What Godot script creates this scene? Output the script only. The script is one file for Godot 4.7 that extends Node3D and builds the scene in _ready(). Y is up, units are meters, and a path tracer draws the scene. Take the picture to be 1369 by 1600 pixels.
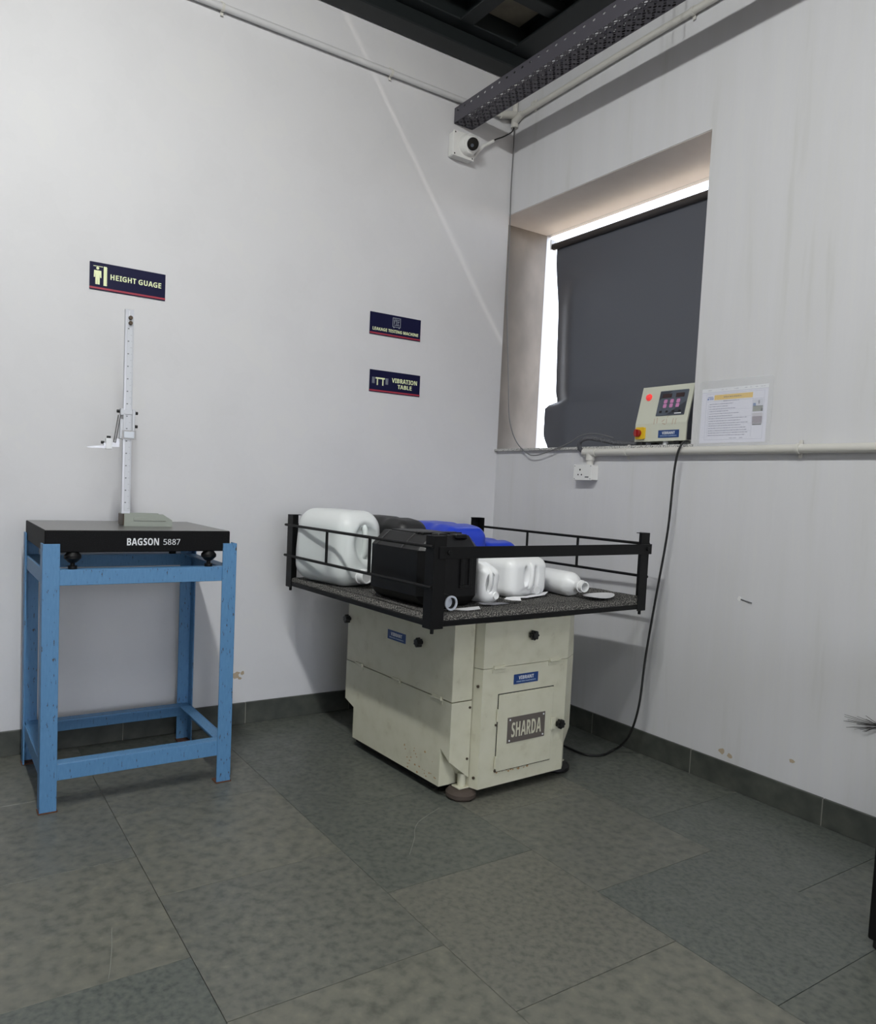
extends Node3D

# ---------------------------------------------------------------- helpers
var used := {}
var mats := {}

func numbered(n: String, parent: Node) -> String:
	var key := str(parent.get_instance_id()) + "/" + n
	if not used.has(key):
		used[key] = 0
		return n
	used[key] += 1
	return "%s_%03d" % [n, used[key]]

func tag(o: Node, label: String, category := "", group := "") -> Node:
	o.set_meta("label", label)
	if category != "":
		o.set_meta("category", category)
	if group != "":
		o.set_meta("group", group)
	return o

func thing(called: String, label: String, category: String, at := Vector3.ZERO, turn := 0.0, group := "") -> Node3D:
	var o := Node3D.new()
	o.name = numbered(called, self)
	add_child(o, true)
	o.position = at
	o.rotation.y = turn
	tag(o, label, category, group)
	return o

func structure(called: String, at := Vector3.ZERO) -> Node3D:
	var o := Node3D.new()
	o.name = called
	add_child(o, true)
	o.position = at
	o.set_meta("kind", "structure")
	return o

func begin() -> SurfaceTool:
	var s := SurfaceTool.new()
	s.begin(Mesh.PRIMITIVE_TRIANGLES)
	s.set_smooth_group(-1)
	return s

func obj(called: String, s: SurfaceTool, m: Material, parent: Node) -> MeshInstance3D:
	s.generate_normals()
	return inst(called, s.commit(), m, parent)

func inst(called: String, mesh: Mesh, m: Material, parent: Node) -> MeshInstance3D:
	var o := MeshInstance3D.new()
	o.mesh = mesh
	o.material_override = m
	o.name = numbered(called, parent)
	parent.add_child(o, true)
	return o

func tri(s: SurfaceTool, a: Vector3, b: Vector3, c: Vector3) -> void:
	s.add_vertex(a); s.add_vertex(c); s.add_vertex(b)

func quad(s: SurfaceTool, a: Vector3, b: Vector3, c: Vector3, d: Vector3) -> void:
	tri(s, a, b, c)
	tri(s, a, c, d)

# a box with chamfered edges
func cbox(s: SurfaceTool, c: Vector3, size: Vector3, bev := 0.002, basis := Basis()) -> void:
	var h := size / 2.0
	var b := minf(bev, minf(h.x, minf(h.y, h.z)) * 0.49)
	s.set_smooth_group(-1)
	var P := func(v: Vector3) -> Vector3: return c + basis * v
	for ax in 3:
		var u := (ax + 1) % 3
		var w := (ax + 2) % 3
		for sg: float in [-1.0, 1.0]:
			var q := []
			for k: Array in [[-1, -1], [1, -1], [1, 1], [-1, 1]]:
				var v := Vector3.ZERO
				v[ax] = sg * h[ax]
				v[u] = k[0] * (h[u] - b)
				v[w] = k[1] * (h[w] - b)
				q.append(P.call(v))
			if sg > 0:
				quad(s, q[0], q[1], q[2], q[3])
			else:
				quad(s, q[3], q[2], q[1], q[0])
		# edges along ax
		for k: Array in [[1, 1], [-1, 1], [-1, -1], [1, -1]]:
			var e := []
			for m: Array in [[-1, 0], [1, 0], [1, 1], [-1, 1]]:
				var v := Vector3.ZERO
				v[ax] = m[0] * (h[ax] - b)
				v[u] = k[0] * (h[u] - (0.0 if m[1] == 0 else b))
				v[w] = k[1] * (h[w] - (b if m[1] == 0 else 0.0))
				e.append(P.call(v))
			if k[0] * k[1] > 0:
				quad(s, e[3], e[2], e[1], e[0])
			else:
				quad(s, e[0], e[1], e[2], e[3])
	for sx: float in [-1.0, 1.0]:
		for sy: float in [-1.0, 1.0]:
			for sz: float in [-1.0, 1.0]:
				var x: Vector3 = P.call(Vector3(sx * h.x, sy * (h.y - b), sz * (h.z - b)))
				var y: Vector3 = P.call(Vector3(sx * (h.x - b), sy * h.y, sz * (h.z - b)))
				var z: Vector3 = P.call(Vector3(sx * (h.x - b), sy * (h.y - b), sz * h.z))
				if sx * sy * sz > 0:
					tri(s, x, y, z)
				else:
					tri(s, x, z, y)

func box_part(called: String, c: Vector3, size: Vector3, m: Material, parent: Node, bev := 0.002) -> MeshInstance3D:
	var s := begin()
	cbox(s, c, size, bev)
	return obj(called, s, m, parent)

func span(s: SurfaceTool, a: Vector3, b: Vector3, bev := 0.002) -> void:
	cbox(s, (a + b) / 2.0, (b - a).abs(), bev)

# a swept round tube; radii may be one number or one per point
func tube(s: SurfaceTool, pts: Array, radius: Variant, sides := 10, group := 1) -> void:
	var n := pts.size()
	var rings := []
	var t0: Vector3 = (pts[1] - pts[0]).normalized()
	var nrm := t0.cross(Vector3.UP if absf(t0.y) < 0.9 else Vector3.RIGHT).normalized()
	for i in n:
		var t: Vector3
		if i == 0:
			t = (pts[1] - pts[0]).normalized()
		elif i == n - 1:
			t = (pts[n - 1] - pts[n - 2]).normalized()
		else:
			t = ((pts[i] - pts[i - 1]).normalized() + (pts[i + 1] - pts[i]).normalized()).normalized()
		nrm = (nrm - t * nrm.dot(t)).normalized()
		var bn := t.cross(nrm)
		var r: float = radius if not radius is Array else radius[i]
		var ring := []
		for k in sides:
			var a := TAU * k / sides
			ring.append(pts[i] + (nrm * cos(a) + bn * sin(a)) * r)
		rings.append(ring)
	s.set_smooth_group(group)
	for i in n - 1:
		for k in sides:
			var k2 := (k + 1) % sides
			quad(s, rings[i][k], rings[i][k2], rings[i + 1][k2], rings[i + 1][k])
	s.set_smooth_group(-1)
	for k in range(1, sides - 1):
		tri(s, rings[0][0], rings[0][k + 1], rings[0][k])
		tri(s, rings[n - 1][0], rings[n - 1][k], rings[n - 1][k + 1])

func curve(pts: Array, per := 6) -> Array:
	var out := []
	var n := pts.size()
	for i in n - 1:
		var p0: Vector3 = pts[maxi(i - 1, 0)]
		var p1: Vector3 = pts[i]
		var p2: Vector3 = pts[i + 1]
		var p3: Vector3 = pts[mini(i + 2, n - 1)]
		for k in per:
			out.append(p1.cubic_interpolate(p2, p0, p3, float(k) / per))
	out.append(pts[n - 1])
	return out

# profile of (radius, height) turned round the y axis of xf; crease keeps each band apart
func lathe(s: SurfaceTool, prof: Array, segs: int, xf: Transform3D, crease := true) -> void:
	for i in prof.size() - 1:
		s.set_smooth_group(i + 2 if crease else 1)
		for k in segs:
			var a := TAU * k / segs
			var b := TAU * (k + 1) / segs
			if k == segs - 1:
				b = 0.0
			var p := func(q: Vector2, g: float) -> Vector3: return xf * Vector3(q.x * cos(g), q.y, -q.x * sin(g))
			var A: Vector3 = p.call(prof[i], a)
			var B: Vector3 = p.call(prof[i], b)
			var C: Vector3 = p.call(prof[i + 1], b)
			var D: Vector3 = p.call(prof[i + 1], a)
			if prof[i].x > 1e-6:
				tri(s, A, B, C)
			if prof[i + 1].x > 1e-6:
				tri(s, A, C, D)
	s.set_smooth_group(-1)

func rod(s: SurfaceTool, c: Vector3, axis: Vector3, r: float, length: float, segs := 14, bev := 0.001) -> void:
	var y := axis.normalized()
	var x := y.cross(Vector3(0.31, 0.2, 0.93)).normalized()
	var xf := Transform3D(Basis(x, y, x.cross(y)), c)
	lathe(s, [Vector2(0, -length / 2), Vector2(r - bev, -length / 2), Vector2(r, -length / 2 + bev), Vector2(r, length / 2 - bev), Vector2(r - bev, length / 2), Vector2(0, length / 2)], segs, xf)

# polygon in xy, pulled from z = 0 to depth, then placed by xf
func extrude(s: SurfaceTool, poly: PackedVector2Array, depth: float, xf := Transform3D()) -> void:
	if Geometry2D.is_polygon_clockwise(poly):
		poly.reverse()
	var t := Geometry2D.triangulate_polygon(poly)
	var P := func(v: Vector2, z: float) -> Vector3: return xf * Vector3(v.x, v.y, z)
	for i in range(0, t.size(), 3):
		var a := poly[t[i]]
		var b := poly[t[i + 1]]
		var c := poly[t[i + 2]]
		if (b - a).cross(c - a) < 0:
			var q := b
			b = c
			c = q
		tri(s, P.call(a, depth), P.call(b, depth), P.call(c, depth))
		tri(s, P.call(a, 0.0), P.call(c, 0.0), P.call(b, 0.0))
	for i in poly.size():
		var j := (i + 1) % poly.size()
		quad(s, P.call(poly[i], 0.0), P.call(poly[j], 0.0), P.call(poly[j], depth), P.call(poly[i], depth))

# stack of outlines in (x, z) at rising heights, all with the same count, joined into a closed body
func loft(s: SurfaceTool, levels: Array) -> void:
	var P := func(v: Vector2, y: float) -> Vector3: return Vector3(v.x, y, v.y)
	for i in levels.size() - 1:
		var A: Array = levels[i][1]
		var B: Array = levels[i + 1][1]
		for k in A.size():
			var k2 := (k + 1) % A.size()
			quad(s, P.call(A[k], levels[i][0]), P.call(A[k2], levels[i][0]), P.call(B[k2], levels[i + 1][0]), P.call(B[k], levels[i + 1][0]))
	for e: int in [0, levels.size() - 1]:
		var q := PackedVector2Array(levels[e][1])
		var t := Geometry2D.triangulate_polygon(q)
		for i in range(0, t.size(), 3):
			var a: Vector3 = P.call(q[t[i]], levels[e][0])
			var b: Vector3 = P.call(q[t[i + 1]], levels[e][0])
			var c: Vector3 = P.call(q[t[i + 2]], levels[e][0])
			var up := (b - a).cross(c - a).y > 0
			if up == (e > 0):
				tri(s, a, b, c)
			else:
				tri(s, a, c, b)

func disc2(r: float, n: int, c := Vector2.ZERO) -> PackedVector2Array:
	var p := PackedVector2Array()
	for i in n:
		p.append(c + Vector2(cos(TAU * i / n), sin(TAU * i / n)) * r)
	return p

func rect2(x0: float, y0: float, x1: float, y1: float) -> PackedVector2Array:
	return PackedVector2Array([Vector2(x0, y0), Vector2(x1, y0), Vector2(x1, y1), Vector2(x0, y1)])

func round_rect(w: float, h: float, r: float, n := 5) -> PackedVector2Array:
	var p := PackedVector2Array()
	for k in 4:
		var c := Vector2((w / 2 - r) * [1, -1, -1, 1][k], (h / 2 - r) * [1, 1, -1, -1][k])
		for i in n + 1:
			var a := PI / 2 * (k + float(i) / n)
			p.append(c + Vector2(cos(a), sin(a)) * r)
	return p

# lettering of an exact width and height, raised by depth, centred at the origin of xf, reading along x
func lettering(called: String, text: String, w: float, h: float, m: Material, parent: Node, xf: Transform3D, depth := 0.0008, bold := true) -> MeshInstance3D:
	var f := SystemFont.new()
	f.font_names = PackedStringArray(["Droid Sans"])
	f.font_weight = 700 if bold else 400
	var t := TextMesh.new()
	t.font = f
	t.text = text
	t.font_size = 48
	t.pixel_size = 0.01
	t.depth = 0.1
	t.curve_step = 2.0
	var bb := t.get_aabb()
	var o := inst(called, t, m, parent)
	var sc := Vector3(w / bb.size.x, h / bb.size.y, depth / 0.1)
	var mid := bb.position + bb.size / 2
	o.transform = xf * Transform3D(Basis.from_scale(sc), Vector3(-mid.x * sc.x, -mid.y * sc.y, depth / 2))
	return o

# ---------------------------------------------------------------- materials
func mat(key: String, c: Color, rough := 0.6, metal := 0.0, spec := 0.5) -> StandardMaterial3D:
	if mats.has(key):
		return mats[key]
	var m := StandardMaterial3D.new()
	m.resource_name = key
	m.albedo_color = c
	m.roughness = rough
	m.metallic = metal
	m.metallic_specular = spec
	mats[key] = m
	return m

func c8(r: int, g: int, b: int) -> Color:
	return Color(r / 255.0, g / 255.0, b / 255.0)

func noise_tex(size: int, freq: float, stops: Array, seed_: int, oct := 4, constant := false, kind := FastNoiseLite.TYPE_SIMPLEX_SMOOTH) -> NoiseTexture2D:
	var n := FastNoiseLite.new()
	n.noise_type = kind
	n.seed = seed_
	n.frequency = freq
	n.fractal_octaves = oct
	var t := NoiseTexture2D.new()
	t.width = size
	t.height = size
	t.seamless = true
	t.noise = n
	t.generate_mipmaps = false
	if stops.size() > 0:
		var g := Gradient.new()
		g.interpolation_mode = Gradient.GRADIENT_INTERPOLATE_CONSTANT if constant else Gradient.GRADIENT_INTERPOLATE_LINEAR
		var off := PackedFloat32Array()
		var col := PackedColorArray()
		for q: Array in stops:
			off.append(q[0])
			col.append(q[1])
		g.offsets = off
		g.colors = col
		t.color_ramp = g
	return t

func bump_tex(size: int, freq: float, seed_: int, strength: float, oct := 3) -> NoiseTexture2D:
	var t := noise_tex(size, freq, [], seed_, oct)
	t.as_normal_map = true
	t.bump_strength = strength
	return t

func textured(key: String, tex: Texture2D, scale: Vector3, rough := 0.6, metal := 0.0, normal: Texture2D = null, nscale := 0.5, world := true) -> StandardMaterial3D:
	if mats.has(key):
		return mats[key]
	var m := mat(key, Color.WHITE, rough, metal)
	m.albedo_texture = tex
	m.uv1_triplanar = true
	m.uv1_world_triplanar = world
	m.uv1_scale = scale
	if normal:
		m.normal_enabled = true
		m.normal_texture = normal
		m.normal_scale = nscale
	return m

func M(key: String) -> StandardMaterial3D:
	return mats[key]

func make_materials() -> void:
	var wb := bump_tex(512, 0.02, 5, 2.0, 4)
	textured("wall_paint", noise_tex(1024, 0.004, [[0.0, c8(208, 208, 211)], [0.5, c8(211, 211, 214)], [1.0, c8(213, 213, 215)]], 11, 5), Vector3(0.5, 0.5, 0.5), 0.55, 0.0, wb, 0.08)
	textured("wall_paint_stained", noise_tex(1024, 0.006, [[0.0, c8(200, 200, 200)], [0.25, c8(207, 207, 209)], [0.6, c8(209, 209, 212)], [1.0, c8(211, 211, 213)]], 23, 5), Vector3(1.1, 0.09, 1.1), 0.6, 0.0, wb, 0.1)
	textured("reveal_shaded", noise_tex(512, 0.01, [[0.0, c8(112, 105, 98)], [1.0, c8(130, 122, 114)]], 31, 4), Vector3(1, 0.6, 1), 0.6)  # shade on the left jamb is put into this darker colour
	textured("soffit_lit", noise_tex(512, 0.01, [[0.0, c8(214, 207, 203)], [1.0, c8(222, 216, 212)]], 33, 4), Vector3(1, 0.6, 1), 0.6)  # paler than the walls: light on the soffit is put into the colour
	var floor_n := bump_tex(512, 0.03, 9, 2.5, 4)
	var fr := noise_tex(512, 0.012, [[0.0, Color(0.30, 0.30, 0.30)], [1.0, Color(0.52, 0.52, 0.52)]], 17, 4)
	var tones := [[104, 104, 95], [98, 99, 92], [90, 93, 87], [101, 101, 93], [87, 91, 86]]
	for i in tones.size():
		var k: Array = tones[i]
		var t := noise_tex(1024, 0.020 + 0.002 * i, [[0.0, c8(k[0] - 26, k[1] - 25, k[2] - 23)], [0.30, c8(k[0] - 10, k[1] - 9, k[2] - 8)], [0.5, c8(k[0], k[1], k[2])], [0.7, c8(k[0] + 4, k[1] + 4, k[2] + 3)], [1.0, c8(k[0] + 16, k[1] + 15, k[2] + 11)]], 41 + i, 6)
		var m := textured("stone_%d" % i, t, Vector3(0.9, 0.9, 0.9) * (1.0 + 0.13 * i), 1.0, 0.0, floor_n, 0.12)
		m.roughness_texture = fr
		m.uv1_offset = Vector3(0.21 * i, 0.37 * i, 0.11 * i)
	textured("skirting_stone", noise_tex(512, 0.01, [[0.0, c8(54, 57, 54)], [0.5, c8(68, 71, 66)], [1.0, c8(82, 84, 77)]], 61, 5), Vector3(1.5, 1.5, 1.5), 0.5)
	mat("grout", c8(56, 55, 50), 0.9)
	mat("scratch", c8(134, 136, 128), 0.8)
	mat("joint", c8(150, 148, 140), 0.9)
	var blue := noise_tex(1024, 0.02, [[0.0, c8(54, 46, 42)], [0.17, c8(66, 60, 56)], [0.195, c8(66, 96, 124)], [0.225, c8(80, 128, 172)], [0.6, c8(84, 132, 175)], [1.0, c8(90, 138, 180)]], 71, 5)
	textured("blue_paint", blue, Vector3(4.2, 1.0, 4.2), 0.5, 0.0, null, 0.5, false)
	mat("rust", c8(92, 58, 40), 0.9)
	textured("granite_black", noise_tex(512, 0.11, [[0.0, c8(9, 9, 10)], [0.6, c8(16, 16, 18)], [0.8, c8(26, 26, 28)], [1.0, c8(60, 60, 64)]], 81, 3), Vector3(4, 4, 4), 0.6)
	textured("granite_sheen", noise_tex(512, 0.11, [[0.0, c8(80, 80, 79)], [0.6, c8(98, 97, 94)], [0.8, c8(110, 109, 106)], [1.0, c8(140, 140, 137)]], 83, 3), Vector3(4, 4, 4), 0.28)  # paler than the block: grazing reflection of the wall is put into the colour
	var cream := noise_tex(1024, 0.007, [[0.0, c8(190, 186, 164)], [0.2, c8(202, 200, 178)], [0.5, c8(206, 204, 183)], [1.0, c8(209, 207, 187)]], 91, 5)
	textured("cream_paint", cream, Vector3(1.4, 1.4, 1.4), 0.42, 0.0, null, 0.5, false)
	mat("cream_worn", c8(176, 142, 100), 0.8)
	mat("black_gap", c8(18, 18, 17), 0.9)
	mat("black_plastic", c8(16, 16, 17), 0.45)
	mat("black_steel", c8(9, 9, 10), 0.5, 0.0, 0.35)
	textured("rubber_mat", noise_tex(1024, 0.045, [[0.0, c8(9, 9, 10)], [0.48, c8(19, 19, 20)], [0.56, c8(62, 61, 60)], [0.64, c8(146, 143, 137)], [1.0, c8(205, 201, 192)]], 101, 2), Vector3(3.2, 3.2, 3.2), 0.9, 0.0, bump_tex(1024, 0.045, 101, 8.0, 2), 1.0, false)
	M("granite_black").metallic_specular = 0.25
	mat("foot_rubber", c8(72, 62, 55), 0.85)
	mat("plate_blue", c8(24, 62, 122), 0.4)
	mat("print_white", c8(226, 228, 232), 0.5)
	mat("print_pale", c8(168, 186, 210), 0.5)
	mat("plate_brown", c8(98, 91, 86), 0.45)
	mat("navy", c8(15, 16, 54), 0.5, 0.0, 0.3)
	mat("sign_red", c8(158, 44, 62), 0.4)
	mat("glow_text", c8(236, 244, 196), 0.5)
	mat("sign_grey", c8(150, 156, 166), 0.5)
	mat("white_plastic", c8(226, 226, 224), 0.4)
	mat("pvc", c8(206, 204, 198), 0.42)
	mat("pvc_wall", c8(204, 204, 206), 0.5)
	mat("tray_steel", c8(86, 84, 92), 0.5, 0.25)
	mat("beam_steel", c8(22, 28, 30), 0.55)
	textured("ceiling_panel", noise_tex(512, 0.01, [[0.0, c8(92, 86, 74)], [1.0, c8(120, 113, 100)]], 111, 4), Vector3(1, 1, 1), 0.85)
	mat("machined", c8(196, 198, 204), 0.32, 0.75)
	mat("scale_steel", c8(190, 193, 198), 0.4, 0.6)
	mat("scale_marks", c8(92, 94, 98), 0.6)
	mat("cast_grey", c8(146, 152, 144), 0.5)
	mat("screw_brown", c8(78, 66, 54), 0.45, 0.5)
	mat("steel", c8(150, 150, 150), 0.35, 0.8)
	mat("hdpe_white", c8(240, 241, 241), 0.36)
	var tr := mat("hdpe_clear", Color(0.965, 0.972, 0.972, 0.74), 0.34)
	tr.transparency = BaseMaterial3D.TRANSPARENCY_ALPHA
	mat("hdpe_milky", c8(226, 232, 230), 0.4)
	mat("water", c8(214, 236, 231), 0.3)
	mat("jug_black", c8(11, 11, 12), 0.42, 0.0, 0.4)
	mat("jug_black_worn", c8(30, 30, 31), 0.5)
	mat("jug_blue", c8(30, 62, 190), 0.35)
	mat("ring_white", c8(206, 212, 222), 0.4)
	mat("paper_white", c8(236, 236, 238), 0.8)
	mat("paper_label", c8(226, 226, 228), 0.6)
	mat("paper_dark", c8(120, 120, 126), 0.6)
	mat("blind_fabric", c8(88, 91, 99), 0.42)
	mat("blind_tube", c8(58, 54, 54), 0.5)
	mat("aluminium", c8(170, 170, 172), 0.4, 0.6)
	textured("sill_granite", noise_tex(512, 0.15, [[0.0, c8(50, 50, 50)], [0.36, c8(110, 110, 108)], [0.44, c8(196, 195, 192)], [1.0, c8(222, 221, 218)]], 121, 2), Vector3(1.6, 1.6, 1.6), 0.4)
	mat("box_cream", c8(201, 203, 188), 0.45)
	mat("panel_grey", c8(74, 82, 94), 0.35)
	mat("panel_dark", c8(46, 50, 60), 0.35)
	mat("display", c8(44, 16, 20), 0.25)
	mat("pad_pink", c8(196, 128, 176), 0.5)
	mat("yellow", c8(226, 186, 34), 0.45)
	mat("red_knob", c8(150, 26, 26), 0.4)
	var lamp := mat("pilot_red", c8(235, 70, 70), 0.3)
	lamp.emission_enabled = true
	lamp.emission = c8(255, 60, 60)
	lamp.emission_energy_multiplier = 0.35
	mat("smear", c8(187, 170, 152), 0.7)
	mat("cable_black", c8(16, 16, 16), 0.5)
	mat("cable_grey", c8(108, 108, 110), 0.5)
	mat("hose_grey", c8(84, 85, 90), 0.5)
	mat("lens_black", c8(6, 6, 7), 0.3, 0.0, 0.3)
	mat("stain_tan", c8(176, 160, 138), 0.9)
	mat("stain_white", c8(226, 226, 226), 0.9)
	mat("hair_wire", c8(44, 42, 42), 0.6)
	var g := mat("glass", Color(0.95, 0.97, 1.0, 0.06), 0.03)
	g.transparency = BaseMaterial3D.TRANSPARENCY_ALPHA
	var sl := mat("sleeve", Color(0.93, 0.94, 0.95, 0.10), 0.12)
	sl.transparency = BaseMaterial3D.TRANSPARENCY_ALPHA
	mat("fixture", c8(222, 222, 222), 0.5)
	var e := mat("diffuser", c8(240, 240, 240), 0.5)
	e.emission_enabled = true
	e.emission = Color(1, 1, 1)
	e.emission_energy_multiplier = 1.5

# ---------------------------------------------------------------- scene
const RIGHT := -PI / 2          # turn for things on the right wall: their x runs along +z, their z points into the room
const MACHINE := Vector3(-0.847, 0, 0.81)
const MACHINE_TURN := 0.041

func on_machine(v: Vector3) -> Vector3:
	return MACHINE + Basis(Vector3.UP, MACHINE_TURN) * v

func _ready() -> void:
	# camera
	var cam := Camera3D.new()
	cam.name = "camera"
	cam.projection = Camera3D.PROJECTION_FRUSTUM
	cam.near = 0.05
	cam.far = 60.0
	var f := 1179.18
	cam.size = 1600.0 / f * cam.near
	cam.frustum_offset = Vector2((684.5 - 634.4) / f, (835.5 - 800.0) / f) * cam.near
	cam.position = Vector3(-2.9612, 1.25, 3.6231)
	cam.rotation = Vector3(-0.0647, -0.5709, 0.0444)
	add_child(cam)
	cam.current = true
	# sky and exposure
	var sky_m := ProceduralSkyMaterial.new()
	sky_m.sky_top_color = c8(196, 208, 226)
	sky_m.sky_horizon_color = c8(240, 240, 244)
	sky_m.ground_horizon_color = c8(226, 218, 208)
	sky_m.ground_bottom_color = c8(150, 140, 128)
	sky_m.sun_angle_max = 0.0
	sky_m.energy_multiplier = 7.0
	var sky := Sky.new()
	sky.sky_material = sky_m
	var env := Environment.new()
	env.background_mode = Environment.BG_SKY
	env.sky = sky
	env.ambient_light_source = Environment.AMBIENT_SOURCE_DISABLED
	env.tonemap_mode = Environment.TONE_MAPPER_LINEAR
	env.tonemap_exposure = 1.0
	env.sdfgi_enabled = true
	env.ssao_enabled = true
	env.ssil_enabled = true
	var we := WorldEnvironment.new()
	we.name = "surroundings"
	we.environment = env
	add_child(we)
	var sun := DirectionalLight3D.new()
	sun.name = "sun"
	var ray := Vector3(0.9, -0.004, -0.43).normalized()
	sun.basis = Basis.looking_at(ray, Vector3.UP)
	sun.light_energy = 0.32
	sun.light_color = Color(1.0, 0.97, 0.93)
	sun.light_angular_distance = 0.1
	sun.shadow_enabled = true
	add_child(sun)
	make_materials()
	# lamps: rows of ceiling battens, one of them over the corner
	tube_light(Vector3(-2.7, 3.63, 2.4), 2.6, 3.7, "white tube light hanging nearest the test corner")
	tube_light(Vector3(-2.7, 3.63, 4.4), 4.2, 0.0, "white tube light hanging just behind the camera")
	build_room()
	build_window()
	build_stand()
	build_machine()
	build_jugs()
	build_gauge()
	build_signs()
	build_control_box()
	build_notice()
	build_conduits()
	build_tray()
	build_camera()
	build_cables()
	build_desk()
	build_small()

func tube_light(at: Vector3, down: float, around: float, label: String) -> void:
	var t := thing("tube_light", label, "lamp", at, 0.0, "tube lights under the ceiling")
	var L := 1.2
	box_part("housing", Vector3(0, 0.045, 0), Vector3(0.12, 0.05, L + 0.04), M("fixture"), t, 0.004)
	box_part("diffuser", Vector3(0, 0.0, 0), Vector3(0.09, 0.035, L), M("diffuser"), t, 0.008)
	for k: float in [-0.45, 0.45]:
		var s := begin()
		tube(s, [Vector3(0, 0.07, k), Vector3(0, 3.80 - at.y, k)], 0.004, 6)
		obj("hanger", s, M("steel"), t)
	var d := AreaLight3D.new()
	d.name = "light"
	d.area_size = Vector2(0.12, L)
	d.rotation = Vector3(-PI / 2, 0, 0)
	d.position = Vector3(0, -0.03, 0)
	d.light_energy = down
	d.light_color = Color(0.992, 1.0, 0.99)
	d.area_range = 16.0
	d.area_attenuation = 2.0
	d.shadow_enabled = true
	t.add_child(d, true)
	for i in (3 if around > 0.0 else 0):
		var a := OmniLight3D.new()
		a.name = "light"
		a.position = Vector3(0, -0.06, -0.4 + 0.4 * i)
		a.light_size = 0.035
		a.light_energy = around / 3.0
		a.light_color = Color(0.992, 1.0, 0.99)
		a.omni_range = 16.0
		a.omni_attenuation = 2.0
		a.shadow_enabled = true
		t.add_child(a, true)

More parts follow.
